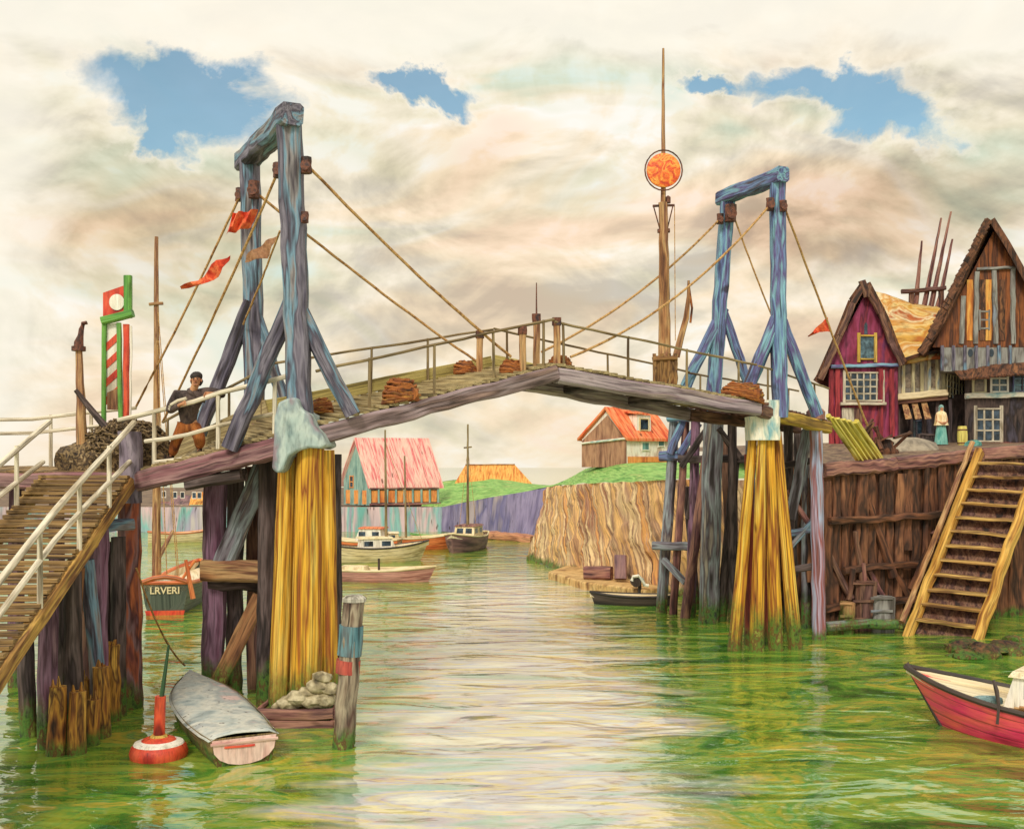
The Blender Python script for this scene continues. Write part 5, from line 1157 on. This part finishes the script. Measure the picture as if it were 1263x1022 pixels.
# ------------------------------------------------------------------ people
def skin(nodes, edges, root_i=0, sub=2):
    """skinned body: nodes = (position, radius)"""
    me = bpy.data.meshes.new('sk'); me.from_pydata([n[0] for n in nodes], edges, []); o = bpy.data.objects.new('sk', me); C.objects.link(o)
    o.modifiers.new('s', 'SKIN'); sv = me.skin_vertices[0].data
    for i, n in enumerate(nodes):
        rr = n[1] if isinstance(n[1], tuple) else (n[1], n[1]); sv[i].radius = rr
        sv[i].use_root = (i == root_i)
    ss = o.modifiers.new('d', 'SUBSURF'); ss.levels = sub; ss.render_levels = sub
    bpy.context.view_layer.update()
    m2 = bpy.data.meshes.new_from_object(o.evaluated_get(bpy.context.evaluated_depsgraph_get()))
    mb = MB(); mb.add([v.co.copy() for v in m2.vertices], [tuple(p.vertices) for p in m2.polygons])
    bpy.data.objects.remove(o); bpy.data.meshes.remove(me); bpy.data.meshes.remove(m2); return mb
SKINM = mat('weathered_skin', ['#a8684a', '#c48a62', '#d09a70'], (6, 6, 6), streak=.12, rough=.6, bump=.05)
JKT = mat('dark_brown_jacket', ['#2e2422', '#4e403e', '#62524c', '#3a2e2c'], (4, 4, 2), streak=.35, rough=.9)
TRS = mat('rust_trousers', ['#5a2a12', '#94501e', '#a8662e', '#6e3818'], (4, 4, 1), streak=.35, rough=.9)
HAIR = mat('black_hair', ['#1c1614', '#3a2e28'], (6, 6, 6), streak=.3, rough=.7)
BOOT = mat('dark_boot', ['#2a1a12', '#4a2c1a', '#5a3822'], streak=.3)
def fingers(mb_nodes, mb_edges, hand_i, palm, dirv, side, curl):
    """five separate bent fingers rooted in the palm"""
    dirv = dirv.normalized(); side = side.normalized()
    for k, (o, L_) in enumerate(((-.030, .070), (-.010, .082), (.010, .078), (.030, .060))):
        a = palm+dirv*.045+side*o; b = a+dirv*L_*.5+curl*.02; c = b+dirv*L_*.2+curl*.04
        i = len(mb_nodes); mb_nodes += [(a, .0115), (b, .010), (c, .008)]; mb_edges += [(hand_i, i), (i, i+1), (i+1, i+2)]
    a = palm-side*.042+dirv*.0; b = a-side*.02+dirv*.035+curl*.01; i = len(mb_nodes)
    mb_nodes += [(a, .013), (b, .010)]; mb_edges += [(hand_i, i), (i, i+1)]
def person(label, base, J, cat='person'):
    r = thing('person', label, cat, base); return r
# man leaning on the rail, weight on the right foot, head tilted
qm = onL(232); Ym = qm.y+.42; zf = qm.z+.03
def mp_(px, py, dy=0.): 
    v = P(px, py-6, Ym+dy); return v
man = person('man in dark jacket and rust trousers leaning his arms on the white rail', (P(230, 0, Ym).x, Ym, zf), None)
hip = mp_(233, 527, .05); chest = mp_(232, 502, -.06); neck = mp_(239, 486, -.18); head = mp_(242, 475, -.24)
shL, shR = mp_(217, 493, -.05), mp_(255, 489, -.08)
elL, elR = mp_(208, 513, -.22), mp_(277, 492, -.22)
haL, haR = mp_(226, 503, -.46), mp_(257, 491, -.46)
kneeL, kneeR = mp_(218, 547, -.10), mp_(247, 549, -.12); 
fL, fR = mp_(212, 568, .1), mp_(246, 571, -.02); fL.z = onL(212).z+.12; fR.z = onL(246).z+.105
hL, hR = mp_(225, 534, .03), mp_(241, 534, .02)
nodes = [(hip, .14), (mp_(232, 516, .0), .135), (chest, (.17, .13)), (neck, .075), (head-UP*.05, .09), (head+UP*.05, .108), (head+UP*.12, .075),
         (shL, .075), (elL, .052), (haL-(haL-elL)*.2, .036), (haL, .036), (shR, .075), (elR, .052), (haR-(haR-elR)*.2, .036), (haR, .036),
         (hL, .10), (kneeL, .066), (fL, .046), (hR, .10), (kneeR, .066), (fR, .046), (fL+Vector((-.02, -.16, -.04)), .04), (fR+Vector((.03, -.16, -.04)), .04)]
edges = [(0, 1), (1, 2), (2, 3), (3, 4), (4, 5), (5, 6), (2, 7), (7, 8), (8, 9), (9, 10), (2, 11), (11, 12), (12, 13), (13, 14), (0, 15), (15, 16), (16, 17), (0, 18), (18, 19), (19, 20), (17, 21), (20, 22)]
fingers(nodes, edges, 10, haL, haL-elL, UP, Vector((0, -.3, -1))); fingers(nodes, edges, 14, haR, haR-elR, UP, Vector((0, -.3, -1)))
bd = skin(nodes, edges)
# face: nose, ears, brow and mouth are part of the one body mesh
fd = Vector((.15, -1, -.12)).normalized(); fs_ = fd.cross(UP).normalized()
bd.rock(head+fd*.118+UP*.0, .02, .034, .03, .1, 2); bd.rock(head+fs_*.108, .016, .026, .036, .1, 2); bd.rock(head-fs_*.108, .016, .026, .036, .1, 2); bd.rock(head+fd*.09-UP*.085, .055, .042, .036, .1, 2)
bo = bd.build('body', SKINM, man, 60)
m_ = MB()
for s in (-1, 1): m_.rock(head+fd*.106+fs_*.042*s+UP*.028, .016, .012, .010, 0, 1); m_.beam(head+fd*.108+fs_*.064*s+UP*.052, head+fd*.116+fs_*.02*s+UP*.054, .018, .015, .001)
m_.tube([head+fd*.114-fs_*.034-UP*.056, head+fd*.124-UP*.058, head+fd*.114+fs_*.034-UP*.056], .008, 5); m_.build('face_features', HAIR, man)
m_ = MB(); hc = head+UP*.055-fd*.02; m_.rock(hc+UP*.03-fd*.02, .128, .132, .105, .12, 3)
m_.rock(head-fd*.06-UP*.02+fs_*.045, .085, .085, .11, .15, 2); m_.rock(head-fd*.06-UP*.02-fs_*.045, .085, .085, .11, .15, 2); m_.build('hair', HAIR, man)
jn = [(mp_(233, 534, .04), .195), (mp_(232, 514, -.0), .19), (chest, (.25, .19)), (neck+UP*.02, .115), (shL, .13), (elL, .095), (haL-(haL-elL)*.28, .07), (shR, .13), (elR, .095), (haR-(haR-elR)*.28, .07)]
skin(jn, [(0, 1), (1, 2), (2, 3), (2, 4), (4, 5), (5, 6), (2, 7), (7, 8), (8, 9)]).build('jacket', JKT, man, 60)
tn = [(mp_(233, 530, .05), .165), (hL, .15), (kneeL, .125), (fL+UP*.01, .10), (hR, .15), (kneeR, .13), (fR+UP*.01, .10)]
skin(tn, [(0, 1), (1, 2), (2, 3), (0, 4), (4, 5), (5, 6)]).build('trousers', TRS, man, 60)
for f_, dx in ((fL, -.02), (fR, .03)):
    skin([(f_+UP*.06, .068), (f_-UP*.02, .06), (f_+Vector((dx, -.1, -.035)), .052), (f_+Vector((dx*1.6, -.2, -.045)), .042)], [(0, 1), (1, 2), (2, 3)]).build('boot', BOOT, man, 60)
m_ = MB(); sc0 = mp_(217, 504, -.24); m_.tube([mp_(209, 511, -.32), mp_(211, 505, -.36), mp_(219, 500, -.38), mp_(230, 497, -.4)], .035, 7); m_.build('rope_hank', WR, man)

# woman on the right quay
Yw = 42.0; wb_ = P(1161, 551, Yw); zw = wb_.z
wm = person('woman in cream shawl and teal skirt standing on the right quay', (wb_.x, Yw, zw), None)
def wp(dx, dy, z): return Vector((wb_.x+dx, Yw+dy, zw+z))
nodes = [(wp(0, 0, .88), .13), (wp(0, 0, 1.08), .11), (wp(0, 0, 1.30), (.16, .11)), (wp(.01, -.01, 1.46), .05), (wp(.01, -.02, 1.54), .07), (wp(.01, -.02, 1.63), .078),
         (wp(-.18, 0, 1.32), .055), (wp(-.22, -.06, 1.06), .042), (wp(-.10, -.2, .98), .032), (wp(.18, 0, 1.32), .055), (wp(.22, -.06, 1.06), .042), (wp(.10, -.2, .98), .032),
         (wp(-.08, 0, .8), .09), (wp(-.09, -.02, .46), .06), (wp(-.09, 0, .07), .04), (wp(.08, 0, .8), .09), (wp(.09, -.02, .46), .06), (wp(.09, 0, .07), .04), (wp(-.1, -.14, .04), .035), (wp(.1, -.14, .04), .035)]
edges = [(0, 1), (1, 2), (2, 3), (3, 4), (4, 5), (2, 6), (6, 7), (7, 8), (2, 9), (9, 10), (10, 11), (0, 12), (12, 13), (13, 14), (0, 15), (15, 16), (16, 17), (14, 18), (17, 19)]
fingers(nodes, edges, 8, wp(-.07, -.22, .98), Vector((.5, -.3, 0)), UP, Vector((0, -.3, -.5))); fingers(nodes, edges, 11, wp(.07, -.22, .98), Vector((-.5, -.3, 0)), UP, Vector((0, -.3, -.5)))
b_ = skin(nodes, edges); hd = wp(.01, -.02, 1.58); b_.rock(hd+Vector((0, -.085, 0)), .014, .024, .02, .1, 2); b_.build('body', SKINM, wm, 60)
m_ = MB()
for s in (-1, 1): m_.rock(hd+Vector((s*.03, -.078, .025)), .012, .008, .008, 0, 1)
m_.build('eyes', HAIR, wm)
TEAL = mat('teal_skirt_cloth', ['#3f8a84', '#68aaa0', '#84bcb0', '#549a92'], (4, 4, 1.2), streak=.25, rough=.9)
SHW = mat('cream_shawl_cloth', ['#c8a468', '#ecd2a0', '#f4e2ba', '#dcba80'], (4, 4, 1.2), streak=.2, rough=.9)
def cloth(prof, c, m, nm, root, fold=.06, n=36, fq=7, flat_=.75):
    rings = []
    for i, (r_, z) in enumerate(prof):
        rings.append([Vector(c)+Vector((math.cos(2*math.pi*k/n)*r_*(1+fold*min(1, i/3)*math.sin(fq*2*math.pi*k/n+i*.3)), math.sin(2*math.pi*k/n)*r_*flat_*(1+fold*min(1, i/3)*math.sin(fq*2*math.pi*k/n+i*.3)), z)) for k in range(n)])
    o = MB(); o.rings(rings, rings); return o.build(nm, m, root, 60)
cloth([(.12, 1.02), (.17, .9), (.20, .7), (.235, .4), (.27, .10)], wp(0, 0, 0), TEAL, 'skirt', wm)
cloth([(.085, 1.47), (.19, 1.40), (.235, 1.26), (.25, 1.06), (.29, .88)], wp(0, 0, 0), SHW, 'shawl', wm, .05, fq=5)
m_ = MB(); m_.rock(hd+Vector((0, .055, .035)), .102, .095, .122, .06, 3); m_.rock(hd+Vector((0, .06, -.09)), .11, .08, .10, .06, 3); m_.build('headscarf', mat('grey_teal_scarf', ['#5a8a88', '#7da6a0', '#a0b8ac']), wm)

for ob in bpy.data.objects:
    if '_w' in ob: del ob['_w']
